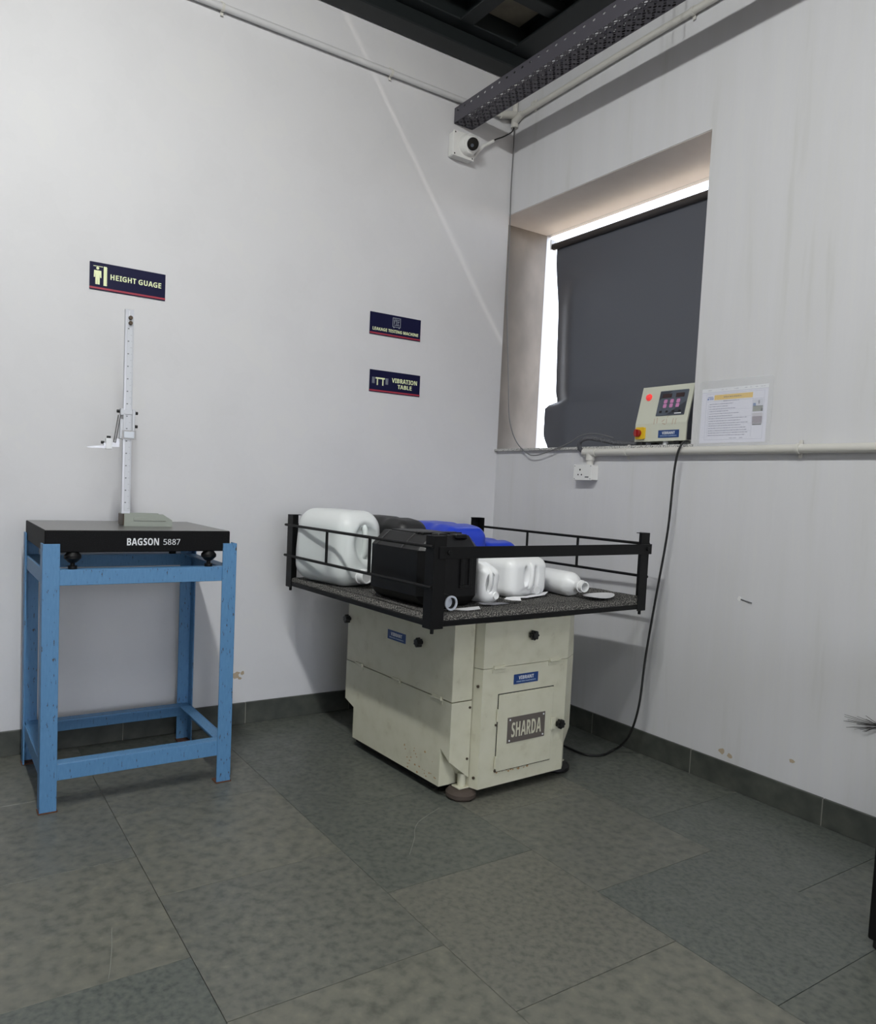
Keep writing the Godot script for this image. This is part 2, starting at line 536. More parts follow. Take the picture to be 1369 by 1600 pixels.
# ---------------------------------------------------------------- room
func build_room() -> void:
	# floor of stone slabs
	var fl := structure("floor")
	box_part("slab", Vector3(-4, -0.06, 5.2), Vector3(8.6, 0.10, 11.4), M("grout"), fl, 0.0)
	var rng := RandomNumberGenerator.new()
	rng.seed = 12
	var xs := [-8.0, -7.3, -6.7, -6.1, -5.45, -4.83, -4.21, -3.59, -2.975, -2.369, -1.755, -1.164, -0.58, 0.0]
	var offs := [0.3, 0.1, 0.4, 0.0, 0.3, 0.1, 0.35, 0.05, 0.555, 0.23, 0.53, 0.235, 0.55]
	var palette := [3, 0, 1, 4, 0, 2, 1, 3, 2]
	# the tones of the slabs in view, row by row from the wall
	var seen_rows := ["110413", "210101", "222301", "223142", "242421"]
	for c in 13:
		var z: float = offs[c] - 0.6
		var row := 0
		while z < 10.6:
			var z0 := maxf(z, 0.0)
			var z1 := minf(z + 0.6, 10.6)
			if z1 - z0 > 0.03:
				var s := begin()
				var g := 0.0014
				var dy := rng.randf_range(-0.0005, 0.0003)
				cbox(s, Vector3((xs[c] + xs[c + 1]) / 2, -0.01 + dy, (z0 + z1) / 2), Vector3(xs[c + 1] - xs[c] - g, 0.02, z1 - z0 - g), 0.0006)
				obj("floor_tile", s, M("stone_%d" % (int(seen_rows[c - 8][row]) if c >= 8 and row < 6 else [3, 2, 0, 1, 4][(c * 3 + row * 2 + palette[(c + row) % 9]) % 5])), fl)
			else:
				rng.randf()
			z += 0.6
			row += 1
	var sc := begin()
	for e: Array in [[[-1.258, 1.300], [-1.315, 1.324], [-1.40, 1.366], [-1.452, 1.42], [-1.484, 1.468], [-1.563, 1.558]], [[-2.52, 1.527], [-2.544, 1.643], [-2.571, 1.745]]]:
		var pts := []
		for v: Array in e:
			pts.append(Vector3(v[0], 0.0002, v[1]))
		tube(sc, curve(pts, 4), 0.0011, 4)
	obj("scratch", sc, M("scratch"), fl)
	# left wall (faces +z) and right wall (faces -x) with the window opening
	var wl := structure("wall_left")
	var s1 := begin()
	span(s1, Vector3(-8.1, 0, -0.12), Vector3(0, 4.1, 0), 0.0)
	obj("plaster", s1, M("wall_paint"), wl)
	var wr := structure("wall_right")
	var s2 := begin()
	span(s2, Vector3(0, 0, -0.4), Vector3(0.42, 1.483, 10.6), 0.0)
	span(s2, Vector3(0, 2.897, -0.4), Vector3(0.42, 4.1, 10.6), 0.0)
	span(s2, Vector3(0, 1.483, 1.39), Vector3(0.42, 2.897, 10.6), 0.0)
	obj("plaster", s2, M("wall_paint_stained"), wr)
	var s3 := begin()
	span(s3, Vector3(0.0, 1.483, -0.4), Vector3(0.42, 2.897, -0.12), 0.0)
	obj("reveal", s3, M("reveal_shaded"), wr)
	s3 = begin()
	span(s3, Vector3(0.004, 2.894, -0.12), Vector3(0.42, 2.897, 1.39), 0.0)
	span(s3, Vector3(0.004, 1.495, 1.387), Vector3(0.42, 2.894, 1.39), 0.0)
	obj("soffit", s3, M("soffit_lit"), wr)
	var wb := structure("wall_back")
	var s5 := begin()
	span(s5, Vector3(-8.4, 0, 10.6), Vector3(-6.3, 4.1, 10.8), 0.0)
	span(s5, Vector3(-0.3, 0, 10.6), Vector3(0.42, 4.1, 10.8), 0.0)
	span(s5, Vector3(-6.3, 0, 10.6), Vector3(-0.3, 0.3, 10.8), 0.0)
	span(s5, Vector3(-6.3, 3.5, 10.6), Vector3(-0.3, 4.1, 10.8), 0.0)
	obj("plaster", s5, M("wall_paint"), wb)
	var wd := structure("added_window_2")  # unseen window, added to throw soft fill light from behind the camera
	for i in 6:
		var p5 := begin()
		var a5 := -6.3 + 1.0 * i
		for e: Array in [[a5, 0.3, a5 + 0.03, 3.5], [a5 + 0.97, 0.3, a5 + 1.0, 3.5], [a5 + 0.03, 0.3, a5 + 0.97, 0.34], [a5 + 0.03, 3.46, a5 + 0.97, 3.5]]:
			span(p5, Vector3(e[0], e[1], 10.68), Vector3(e[2], e[3], 10.72), 0.002)
		obj("window_frame", p5, M("aluminium"), wd)
		p5 = begin()
		span(p5, Vector3(a5 + 0.03, 0.34, 10.698), Vector3(a5 + 0.97, 3.46, 10.702), 0.0)
		obj("pane", p5, M("glass"), wd)
	var wf := structure("wall_far")
	# its sheets do not quite meet: a slanting gap that lets a blade of sun through
	var s6 := begin()
	var shear := Transform3D(Basis(Vector3(0, 0, 1), Vector3.UP, Vector3(0.18, -0.0008, -0.086)), Vector3(-8.28, 0.0008, 0.086))
	var top := 4.25
	var g0 := Vector2(3.28, 3.80)
	var g1 := Vector2(3.99, 1.83)
	var gw := 0.006
	extrude(s6, PackedVector2Array([Vector2(-0.5, -0.1), Vector2(g1.x - gw, -0.1), Vector2(g1.x - gw, g1.y), Vector2(g0.x - gw, g0.y), Vector2(g0.x - gw, top), Vector2(-0.5, top)]), 1.0, shear)
	extrude(s6, PackedVector2Array([Vector2(11.0, -0.1), Vector2(g1.x + gw, -0.1), Vector2(g1.x + gw, g1.y), Vector2(g0.x + gw, g0.y), Vector2(g0.x + gw, top), Vector2(11.0, top)]), 1.0, shear)
	extrude(s6, rect2(g1.x - gw, -0.1, g1.x + gw, g1.y), 1.0, shear)
	extrude(s6, rect2(g0.x - gw, g0.y, g0.x + gw, top), 1.0, shear)
	obj("plaster", s6, M("wall_paint"), wf)
	# skirting stones, a few millimetres apart
	var bl := structure("baseboard_left")
	var x := -7.569
	while x < -0.02:
		var x1 := minf(x + 0.6, -0.013)
		box_part("skirting_stone", Vector3((x + x1) / 2, 0.055, 0.0065), Vector3(x1 - x - 0.003, 0.11, 0.013), M("skirting_stone"), bl, 0.0015)
		box_part("mortar", Vector3(x1, 0.054, 0.0055), Vector3(0.0026, 0.108, 0.011), M("joint"), bl, 0.0)
		x += 0.6
	var br := structure("baseboard_right")
	var z := 0.013
	for z1: float in [0.311, 0.911, 1.511, 2.111, 2.711, 3.311, 3.911, 4.511, 5.111, 5.711, 6.311, 6.911]:
		box_part("skirting_stone", Vector3(-0.0065, 0.055, (z + z1) / 2), Vector3(0.013, 0.11, z1 - z - 0.003), M("skirting_stone"), br, 0.0015)
		box_part("mortar", Vector3(-0.0055, 0.054, z1), Vector3(0.011, 0.108, 0.0026), M("joint"), br, 0.0)
		z = z1
	# ceiling: steel joists under dull deck panels
	var ce := structure("ceiling")
	box_part("deck", Vector3(-4, 3.89, 5.2), Vector3(8.9, 0.06, 11.4), M("ceiling_panel"), ce, 0.0)
	for i in 8:
		var xa := -0.56 - i * 1.2
		var xb := xa - 1.11
		if i == 7:
			continue
		for j in 9:
			var za := 0.20 if j == 0 else 0.525 + (j - 1) * 1.2
			var zb := 0.44 if j == 0 else za + 1.115
			box_part("panel", Vector3((xa + xb) / 2, 3.84, (za + zb) / 2), Vector3(1.1, 0.03, zb - za - 0.01), M("ceiling_panel"), ce, 0.002)
	for j in 9:
		var za := 0.20 if j == 0 else 0.525 + (j - 1) * 1.2
		var zb := 0.44 if j == 0 else za + 1.115
		box_part("panel", Vector3(-0.315, 3.84, (za + zb) / 2), Vector3(0.30, 0.03, zb - za - 0.01), M("ceiling_panel"), ce, 0.002)
	box_part("wall_beam", Vector3(-4.05, 3.695, 0.067), Vector3(8.1, 0.076, 0.128), M("beam_steel"), ce, 0.006)
	box_part("wall_beam", Vector3(-4.05, 3.795, 0.10), Vector3(8.1, 0.12, 0.196), M("beam_steel"), ce, 0.004)
	ibeam(ce, Vector3(-0.085, 3.733, 0.13), Vector3(-0.085, 3.733, 10.6), 0.16, 0.13)
	for i in 7:
		ibeam(ce, Vector3(-0.515 - i * 1.2, 3.735, 0.13), Vector3(-0.515 - i * 1.2, 3.735, 10.6), 0.09, 0.125)
	for j in 9:
		ibeam(ce, Vector3(-8.1, 3.765, 0.48 + j * 1.2), Vector3(-0.06, 3.765, 0.48 + j * 1.2), 0.08, 0.095)

func ibeam(parent: Node, a: Vector3, b: Vector3, w: float, h: float) -> void:
	var s := begin()
	var along := (b - a)
	var ab := along.abs()
	var side := Vector3(1, 0, 0) if ab.z > ab.x else Vector3(0, 0, 1)
	var mid := (a + b) / 2
	var ln := Vector3(ab.x, 0, ab.z)
	cbox(s, mid + Vector3(0, 0.007, 0), ln + side * w + Vector3(0, 0.014, 0), 0.003)
	cbox(s, mid + Vector3(0, h - 0.007, 0), ln + side * w + Vector3(0, 0.014, 0), 0.003)
	cbox(s, mid + Vector3(0, h / 2, 0), ln + side * 0.012 + Vector3(0, h - 0.02, 0), 0.001)
	obj("beam", s, M("beam_steel"), parent)

func build_window() -> void:
	var w := structure("window_1")
	# frame and glass at the outer end of the reveal
	var s := begin()
	for e: Array in [[-0.17, -0.12], [1.387, 1.44]]:
		span(s, Vector3(0.42, 1.45, e[0]), Vector3(0.46, 2.94, e[1]), 0.002)
	span(s, Vector3(0.42, 1.45, -0.12), Vector3(0.46, 1.497, 1.387), 0.002)
	span(s, Vector3(0.42, 2.894, -0.12), Vector3(0.46, 2.94, 1.387), 0.002)
	obj("window_frame", s, M("aluminium"), w)
	var p := begin()
	span(p, Vector3(0.438, 1.497, -0.12), Vector3(0.442, 2.894, 1.387), 0.0)
	obj("pane", p, M("glass"), w)
	# granite sill
	var sl := structure("trim_1")
	var s2 := begin()
	span(s2, Vector3(-0.022, 1.483, 0.002), Vector3(0.42, 1.497, 1.405), 0.002)
	span(s2, Vector3(0.002, 1.483, -0.12), Vector3(0.42, 1.497, 0.002), 0.0)
	obj("sill", s2, M("sill_granite"), sl)
	# roller blind
	var b := thing("roller_blind", "dark grey roller blind pulled down over the recessed window", "blind", Vector3(0.35, 2.775, 0.66))
	var r := begin()
	rod(r, Vector3(0, 0, 0), Vector3(0, 0, 1), 0.02, 1.27, 20)
	obj("roller_tube", r, M("blind_tube"), b)
	for e: float in [-0.64, 0.645]:
		box_part("bracket", Vector3(0.0, 0.012, e), Vector3(0.045, 0.06, 0.008), M("aluminium"), b, 0.002)
	var fz := begin()
	fz.set_smooth_group(1)
	# columns of the cloth; it hangs true above, swells at a crease low down and leans into the room below it
	var ys := []
	for i in 57:
		ys.append(2.765 - 1.262 * i / 56.0)
	var rows := []
	for y: float in ys:
		var row := []
		for k in 41:
			var u := k / 40.0
			var left := 0.042 + 0.030 * pow(clampf((2.765 - y) / 0.955, 0.0, 1.0), 1.4)
			var below := smoothstep(1.815, 1.785, y)
			left = lerpf(left, 0.035 + 0.05 * smoothstep(1.62, 1.50, y), below)
			var zz := lerpf(left, 1.29, pow(u, 1.35))
			var d := zz - left
			var fade := exp(-d * 1.5)
			# the edge beside the opening curls back towards the glass
			var curl := smoothstep(2.72, 2.35, y) * (1.0 - 0.6 * below)
			var xx := 0.362 + 0.035 * curl - 0.105 * curl * smoothstep(-0.02, 0.24, d) + 0.05 * curl * smoothstep(0.25, 0.9, d)
			xx -= 0.034 * below * (0.3 + 0.7 * fade)
			xx += 0.014 * exp(-pow((y - 1.825) / 0.03, 2.0)) * fade
			row.append(Vector3(xx - 0.35, y - 2.775, zz - 0.66))
		rows.append(row)
	for i in rows.size() - 1:
		for k in 40:
			quad(fz, rows[i][k], rows[i + 1][k], rows[i + 1][k + 1], rows[i][k + 1])
	obj("cloth", fz, M("blind_fabric"), b)

# ---------------------------------------------------------------- blue stand with its granite plate
func build_stand() -> void:
	var X0 := -2.604
	var X1 := -1.888
	var Z0 := 0.10
	var Z1 := 0.69
	var H := 0.987
	var c := Vector3((X0 + X1) / 2, 0, (Z0 + Z1) / 2)
	var t := thing("steel_stand", "blue angle-iron stand with chipped paint holding a black granite plate", "stand", c)
	var hx := (X1 - X0) / 2
	var hz := (Z1 - Z0) / 2
	var k := 0.006
	var a := 0.058
	for sx: float in [-1.0, 1.0]:
		for sz: float in [-1.0, 1.0]:
			var s := begin()
			span(s, Vector3(sx * hx, 0.004, sz * hz), Vector3(sx * (hx - a), H, sz * (hz - k)), 0.0012)
			span(s, Vector3(sx * hx, 0.004, sz * (hz - k)), Vector3(sx * (hx - k), H, sz * (hz - a)), 0.0012)
			var leg := obj("leg", s, M("blue_paint"), t)
			var r := begin()
			span(r, Vector3(sx * (hx + 0.004), 0, sz * (hz + 0.003)), Vector3(sx * (hx - a - 0.004), 0.005, sz * (hz - 0.05)), 0.001)
			obj("rusty_foot", r, M("rust"), leg)
	# rails: upper and lower rings of angle iron
	for lev: Array in [[0.835, 0.892], [0.115, 0.176]]:
		var y0: float = lev[0]
		var y1: float = lev[1]
		for sz: float in [-1.0, 1.0]:
			var s := begin()
			span(s, Vector3(-hx + a * 0.2, y0, sz * (hz - k)), Vector3(hx - a * 0.2, y1, sz * (hz - 2 * k)), 0.0012)
			span(s, Vector3(-hx + a * 0.2, y1 - k, sz * (hz - 2 * k)), Vector3(hx - a * 0.2, y1, sz * (hz - a)), 0.0012)
			obj("rail", s, M("blue_paint"), t)
		for sx: float in [-1.0, 1.0]:
			var s := begin()
			span(s, Vector3(sx * (hx - k), y0, -hz + a), Vector3(sx * (hx - 2 * k), y1, hz - a), 0.0012)
			span(s, Vector3(sx * (hx - 2 * k), y1 - k, -hz + a), Vector3(sx * (hx - a), y1, hz - a), 0.0012)
			obj("rail", s, M("blue_paint"), t)
	# levelling jacks between the upper rails and the plate
	for sx: float in [-1.0, 1.0]:
		for sz: float in [-1.0, 1.0]:
			var s := begin()
			var xf := Transform3D(Basis(), Vector3(sx * (hx - 0.105), 0.892, sz * (hz - 0.035)))
			lathe(s, [Vector2(0, 0), Vector2(0.016, 0), Vector2(0.016, 0.012), Vector2(0.008, 0.012), Vector2(0.008, 0.022), Vector2(0.016, 0.026), Vector2(0.03, 0.04), Vector2(0.03, 0.05), Vector2(0.02, 0.0625), Vector2(0, 0.0625)], 14, xf)
			obj("levelling_jack", s, M("black_steel"), t)
	# plate
	var p := thing("surface_plate", "thick black granite surface plate lettered on its front, resting on blue stand", "plate", Vector3(-2.255, 0.955, 0.385))
	var s2 := begin()
	cbox(s2, Vector3(0, 0.04, 0), Vector3(0.682, 0.08, 0.585), 0.003)
	obj("granite_block", s2, M("granite_black"), p)
	var s3 := begin()
	cbox(s3, Vector3(0, 0.0803, 0), Vector3(0.675, 0.0012, 0.578), 0.0)
	tag(obj("sheen_top", s3, M("granite_sheen"), p), "top face with the wall reflection put into its grey")
	lettering("lettering", "BAGSON", 0.118, 0.027, M("print_white"), p, Transform3D(Basis(), Vector3(-2.255 + 2.255, 0.0385, 0.2925)))
	lettering("lettering", "5887", 0.064, 0.022, M("print_white"), p, Transform3D(Basis(), Vector3(0.108, 0.0375, 0.2925)), 0.0008, false)

# ---------------------------------------------------------------- vibration table
func star_knob(parent: Node, at: Vector3, axis: Vector3, r := 0.021) -> MeshInstance3D:
	var s := begin()
	var z := axis.normalized()
	var x := Vector3.UP.cross(z).normalized()
	var xf := Transform3D(Basis(x, Vector3.UP, z), at)
	var p := PackedVector2Array()
	for i in 48:
		var a := TAU * i / 48.0
		p.append(Vector2(cos(a), sin(a)) * r * (0.86 + 0.14 * cos(a * 7)))
	extrude(s, p, 0.018, xf * Transform3D(Basis(), Vector3(0, 0, 0.010)))
	var q := PackedVector2Array()
	for v in p:
		q.append(v * 0.8)
	extrude(s, q, 0.004, xf * Transform3D(Basis(), Vector3(0, 0, 0.028)))
	rod(s, xf * Vector3(0, 0, 0.006), z, r * 0.45, 0.012)
	return obj("knob", s, M("black_plastic"), parent)

func hinge(parent: Node, at: Vector3, x: Vector3, n: Vector3) -> void:
	var s := begin()
	var b := Basis(x, Vector3.UP, n)
	cbox(s, at + n * 0.004 + Vector3.UP * 0.006, Vector3(0.058, 0.012, 0.008), 0.002, b)
	cbox(s, at + n * 0.0015 - Vector3.UP * 0.008, Vector3(0.066, 0.022, 0.003), 0.001, b)
	tube(s, [at + n * 0.007 - x * 0.031, at + n * 0.007 + x * 0.031], 0.005, 8)
	obj("hinge", s, M("cream_paint"), parent)

func maker_plate(parent: Node, at: Vector3, x: Vector3, n: Vector3, w := 0.138, h := 0.041) -> void:
	var s := begin()
	var b := Basis(x, Vector3.UP, n)
	cbox(s, at + n * 0.001, Vector3(w, h, 0.002), 0.0005, b)
	var p := obj("maker_plate", s, M("plate_blue"), parent)
	var xf := Transform3D(b, at + n * 0.002)
	lettering("lettering", "VIBRANT", w * 0.62, h * 0.36, M("print_white"), p, xf * Transform3D(Basis(), Vector3(0, h * 0.13, 0)), 0.0005)
	lettering("lettering", "VIBRATING EQUIPMENTS", w * 0.8, h * 0.14, M("print_pale"), p, xf * Transform3D(Basis(), Vector3(0, -h * 0.27, 0)), 0.0005)

func bolt(parent: Node, at: Vector3, n: Vector3, r := 0.006) -> void:
	var s := begin()
	rod(s, at + n * 0.002, n, r, 0.006, 10)
	obj("bolt", s, M("screw_brown"), parent)

func build_machine() -> void:
	var t := thing("vibration_table", "cream steel vibration table with black railed platform and knobs", "machine", MACHINE, MACHINE_TURN)
	var cream := M("cream_paint")
	# inner body, seen only in the gaps
	var s := begin()
	span(s, Vector3(-0.27, 0.05, -0.36), Vector3(0.3, 0.745, 0.43), 0.002)
	obj("inner_body", s, M("black_gap"), t)
	s = begin()
	span(s, Vector3(-0.345, 0.012, -0.30), Vector3(0.345, 0.05, 0.345), 0.002)
	obj("base_frame", s, M("black_steel"), t)
	# left cover: an upper flap and a lower panel whose front corner is folded away above the foot
	var lx := -0.376
	var ix := -0.272
	s = begin()
	span(s, Vector3(lx, 0.405, -0.365), Vector3(ix, 0.722, 0.451), 0.002)
	var lc := obj("left_upper_cover", s, cream, t)
	s = begin()
	var prof := PackedVector2Array([Vector2(-0.365, 0.4015), Vector2(-0.365, 0.215), Vector2(-0.285, 0.19), Vector2(-0.285, 0.045), Vector2(0.391, 0.045), Vector2(0.391, 0.4015)])
	# x of the outline runs along z of the machine
	extrude(s, prof, ix - lx, Transform3D(Basis(Vector3(0, 0, 1), Vector3(0, 1, 0), Vector3(-1, 0, 0)), Vector3(ix, 0, 0)))
	var A := Vector3(lx, 0.204, 0.391)
	var C := Vector3(lx, 0.166, 0.451)
	var B := Vector3(ix, 0.085, 0.451)
	var D := Vector3(-0.29, 0.085, 0.391)
	quad(s, A, C, Vector3(lx, 0.4015, 0.451), Vector3(lx, 0.4015, 0.391))
	quad(s, C, B, Vector3(ix, 0.4015, 0.451), Vector3(lx, 0.4015, 0.451))
	quad(s, A, D, B, C)
	quad(s, Vector3(lx, 0.4015, 0.391), Vector3(lx, 0.4015, 0.451), Vector3(ix, 0.4015, 0.451), Vector3(ix, 0.4015, 0.391))
	quad(s, B, Vector3(ix, 0.085, 0.391), Vector3(ix, 0.4015, 0.391), Vector3(ix, 0.4015, 0.451))
	var ll := obj("left_lower_cover", s, cream, t)
	for z: float in [-0.245, 0.065, 0.36]:
		hinge(ll, Vector3(lx, 0.403, z), Vector3(0, 0, 1), Vector3(-1, 0, 0))
	maker_plate(lc, Vector3(lx, 0.594, 0.05), Vector3(0, 0, 1), Vector3(-1, 0, 0))
	star_knob(lc, Vector3(lx, 0.605, -0.345), Vector3(-1, 0, 0))
	star_knob(lc, Vector3(lx, 0.605, 0.236), Vector3(-1, 0, 0))
	for v: Vector3 in [Vector3(-0.283, 0.375, 0.451), Vector3(-0.285, 0.165, 0.451)]:
		bolt(ll, v, Vector3(0, 0, 1), 0.005)
	# front cover
	var full := [Vector2(0.222, 0.494), Vector2(-0.258, 0.494), Vector2(-0.270, 0.455), Vector2(-0.270, 0.36), Vector2(0.34, 0.36), Vector2(0.312, 0.444)]
	var less := [Vector2(0.222, 0.494), Vector2(-0.258, 0.494), Vector2(-0.270, 0.455), Vector2(-0.270, 0.36), Vector2(0.27, 0.36), Vector2(0.258, 0.466)]
	var head := [Vector2(0.226, 0.494), Vector2(-0.258, 0.494), Vector2(-0.270, 0.455), Vector2(-0.270, 0.36), Vector2(0.34, 0.36), Vector2(0.304, 0.444)]
	s = begin()
	loft(s, [[0.537, full], [0.722, head]])
	var fu := obj("front_upper_cover", s, cream, t)
	s = begin()
	loft(s, [[0.045, less], [0.148, less], [0.205, full], [0.5345, full]])
	var fo := obj("front_lower_cover", s, cream, t)
	for x: float in [-0.178, 0.139]:
		hinge(fo, Vector3(x, 0.535, 0.494), Vector3(1, 0, 0), Vector3(0, 0, 1))
	star_knob(fu, Vector3(-0.006, 0.658, 0.494), Vector3(0, 0, 1))
	maker_plate(fo, Vector3(-0.022, 0.477, 0.494), Vector3(1, 0, 0), Vector3(0, 0, 1))
	for v: Vector3 in [Vector3(-0.264, 0.464, 0.475), Vector3(-0.264, 0.09, 0.475)]:
		bolt(fo, v, Vector3(-0.956, 0, 0.29), 0.006)
	# right and rear covers
	s = begin()
	loft(s, [[0.045, [Vector2(0.3, -0.30), Vector2(0.3, 0.36), Vector2(0.25, 0.36), Vector2(0.25, -0.30)]], [0.16, [Vector2(0.3, -0.30), Vector2(0.3, 0.36), Vector2(0.25, 0.36), Vector2(0.25, -0.30)]], [0.21, [Vector2(0.376, -0.33), Vector2(0.376, 0.36), Vector2(0.25, 0.36), Vector2(0.25, -0.33)]], [0.722, [Vector2(0.376, -0.33), Vector2(0.376, 0.36), Vector2(0.25, 0.36), Vector2(0.25, -0.33)]]])
	obj("right_cover", s, cream, t)
	s = begin()
	loft(s, [[0.045, [Vector2(0.25, -0.36), Vector2(0.25, -0.30), Vector2(-0.255, -0.30), Vector2(-0.255, -0.36)]], [0.16, [Vector2(0.25, -0.36), Vector2(0.25, -0.30), Vector2(-0.255, -0.30), Vector2(-0.255, -0.36)]], [0.21, [Vector2(0.25, -0.44), Vector2(0.25, -0.30), Vector2(-0.255, -0.30), Vector2(-0.255, -0.44)]], [0.722, [Vector2(0.25, -0.44), Vector2(0.25, -0.30), Vector2(-0.255, -0.30), Vector2(-0.255, -0.44)]]])
	obj("rear_cover", s, cream, t)
	# inspection door on the front
	s = begin()
	cbox(s, Vector3(-0.014, 0.2635, 0.4945), Vector3(0.317, 0.325, 0.002), 0.0)
	obj("door_gap_shade", s, M("black_gap"), t)  # dark sheet standing in for the shade in the gap round the door
	s = begin()
	cbox(s, Vector3(-0.014, 0.2635, 0.497), Vector3(0.310, 0.318, 0.006), 0.0015)
	var dr := obj("door", s, cream, t)
	s = begin()
	cbox(s, Vector3(-0.011, 0.2685, 0.501), Vector3(0.214, 0.107, 0.003), 0.0008)
	var np := obj("name_plate", s, M("plate_brown"), dr)
	np.set_meta("label", "dark brown riveted plate with cut-out letters")
	lettering("lettering", "SHARDA", 0.170, 0.062, cream, t, Transform3D(Basis(), Vector3(-0.011, 0.2685, 0.5025)), 0.0006)
	for v: Array in [[-0.106, 0.312], [0.085, 0.312], [-0.106, 0.225], [0.085, 0.225]]:
		var r := begin()
		rod(r, Vector3(v[0], v[1], 0.503), Vector3(0, 0, 1), 0.004, 0.003, 10)
		obj("rivet", r, M("print_white"), dr)
	for y: float in [0.315, 0.12]:
		var r := begin()
		tube(r, [Vector3(-0.175, y, 0.501), Vector3(-0.175, y + 0.05, 0.501)], 0.005, 8)
		obj("hinge", r, cream, dr)
	s = begin()
	cbox(s, Vector3(0.146, 0.262, 0.502), Vector3(0.026, 0.052, 0.006), 0.0015)
	obj("latch", s, cream, dr)
	star_knob(dr, Vector3(0.181, 0.257, 0.494), Vector3(0, 0, 1))
	for v: Array in [[-0.172, 0.108], [-0.179, 0.30]]:
		bolt(dr, Vector3(v[0], v[1], 0.495), Vector3(0, 0, 1), 0.005)
	# rubbed-through paint at lower edges
	var rng := RandomNumberGenerator.new()
	rng.seed = 5
	s = begin()
	for i in 26:
		var zc := rng.randf_range(0.08, 0.37)
		var yc := 0.05 + absf(rng.randfn(0.0, 0.05)) if i < 18 else rng.randf_range(0.12, 0.17)
		extrude(s, blot(rng, rng.randf_range(0.0015, 0.005)), 0.0008, Transform3D(Basis(Vector3(0, 0, 1), Vector3.UP, Vector3(-1, 0, 0)), Vector3(lx - 0.0001, yc, zc)))
	for i in 12:
		extrude(s, blot(rng, rng.randf_range(0.002, 0.006)), 0.0008, Transform3D(Basis(), Vector3(-0.16 + 0.015 * i + rng.randf_range(0, 0.01), 0.099 + rng.randf_range(-0.006, 0.004), 0.4942)))
	var wear := obj("rust_spots", s, M("cream_worn"), t)
	wear.set_meta("label", "rusty chips along the lower edges")
	# feet
	for v: Array in [[-0.288, 0.428], [0.285, 0.40], [-0.24, -0.27], [0.26, -0.27]]:
		s = begin()
		lathe(s, [Vector2(0, 0), Vector2(0.052, 0), Vector2(0.062, 0.01), Vector2(0.062, 0.024), Vector2(0.05, 0.038), Vector2(0.02, 0.042), Vector2(0, 0.042)], 28, Transform3D(Basis(), Vector3(v[0], 0.0, v[1])))
		var ft := obj("foot", s, M("foot_rubber") if v[0] < -0.28 else M("black_plastic"), t)
		s = begin()
		rod(s, Vector3(v[0], 0.07, v[1]), Vector3.UP, 0.017, 0.06)
		cbox(s, Vector3(v[0], 0.045, v[1]), Vector3(0.06, 0.006, 0.05), 0.001)
		obj("stem", s, cream, ft)
	# platform
	s = begin()
	span(s, Vector3(-0.6, 0.745, -0.588), Vector3(0.6, 0.7655, 0.588), 0.002)
	obj("platform", s, M("black_steel"), t)
	s = begin()
	rubber(s)
	obj("mat", s, M("rubber_mat"), t)
	var P := 0.603
	var Q := 0.591
	var rail_m := M("black_steel")
	for sx: float in [-1.0, 1.0]:
		for sz: float in [-1.0, 1.0]:
			s = begin()
			var top := 1.088 if not (sx < 0 and sz > 0) else 1.076
			var k := 0.005
			span(s, Vector3(sx * P, 0.738, sz * Q), Vector3(sx * (P - 0.055), top, sz * (Q - k)), 0.001)
			span(s, Vector3(sx * P, 0.738, sz * (Q - k)), Vector3(sx * (P - k), top, sz * (Q - 0.055)), 0.001)
			span(s, Vector3(sx * P, top - 0.003, sz * Q), Vector3(sx * (P - 0.058), top, sz * (Q - 0.03)), 0.0008)
			rod(s, Vector3(sx * (P - 0.018), 0.730, sz * (Q - 0.018)), Vector3.UP, 0.007, 0.022, 8)
			obj("corner_post", s, rail_m, t)
	# side and rear railings of thin rod
	for sx: float in [-1.0, 1.0]:
		for y: float in [1.037, 0.89]:
			s = begin()
			tube(s, [Vector3(sx * (P + 0.004), y, -Q - 0.012), Vector3(sx * (P + 0.004), y, Q - 0.004)], 0.0065, 8)
			obj("rail", s, rail_m, t)
		for z: float in [-0.19, 0.165]:
			s = begin()
			tube(s, [Vector3(sx * (P + 0.004), 0.89, z), Vector3(sx * (P + 0.004), 1.037, z)], 0.0065, 8)
			obj("rail_upright", s, rail_m, t)
	for y: float in [1.037, 0.89]:
		s = begin()
		tube(s, [Vector3(-P, y, -Q - 0.004), Vector3(P, y, -Q - 0.004)], 0.0065, 8)
		obj("rail", s, rail_m, t)
	# flat bar across the front
	s = begin()
	span(s, Vector3(-P + 0.02, 0.993, Q), Vector3(P + 0.012, 1.038, Q + 0.005), 0.001)
	span(s, Vector3(-P + 0.02, 0.993, Q - 0.03), Vector3(P - 0.058, 0.998, Q), 0.001)
	for e: float in [-0.54, 0.585]:
		rod(s, Vector3(e, 1.016, Q + 0.008), Vector3(0, 0, 1), 0.009, 0.008, 8)
	obj("front_bar", s, rail_m, t)

func blot(rng: RandomNumberGenerator, r: float) -> PackedVector2Array:
	var p := PackedVector2Array()
	for i in 9:
		var a := TAU * i / 9.0
		p.append(Vector2(cos(a) * rng.randf_range(0.5, 1.5), sin(a) * rng.randf_range(0.5, 1.2)) * r)
	return p

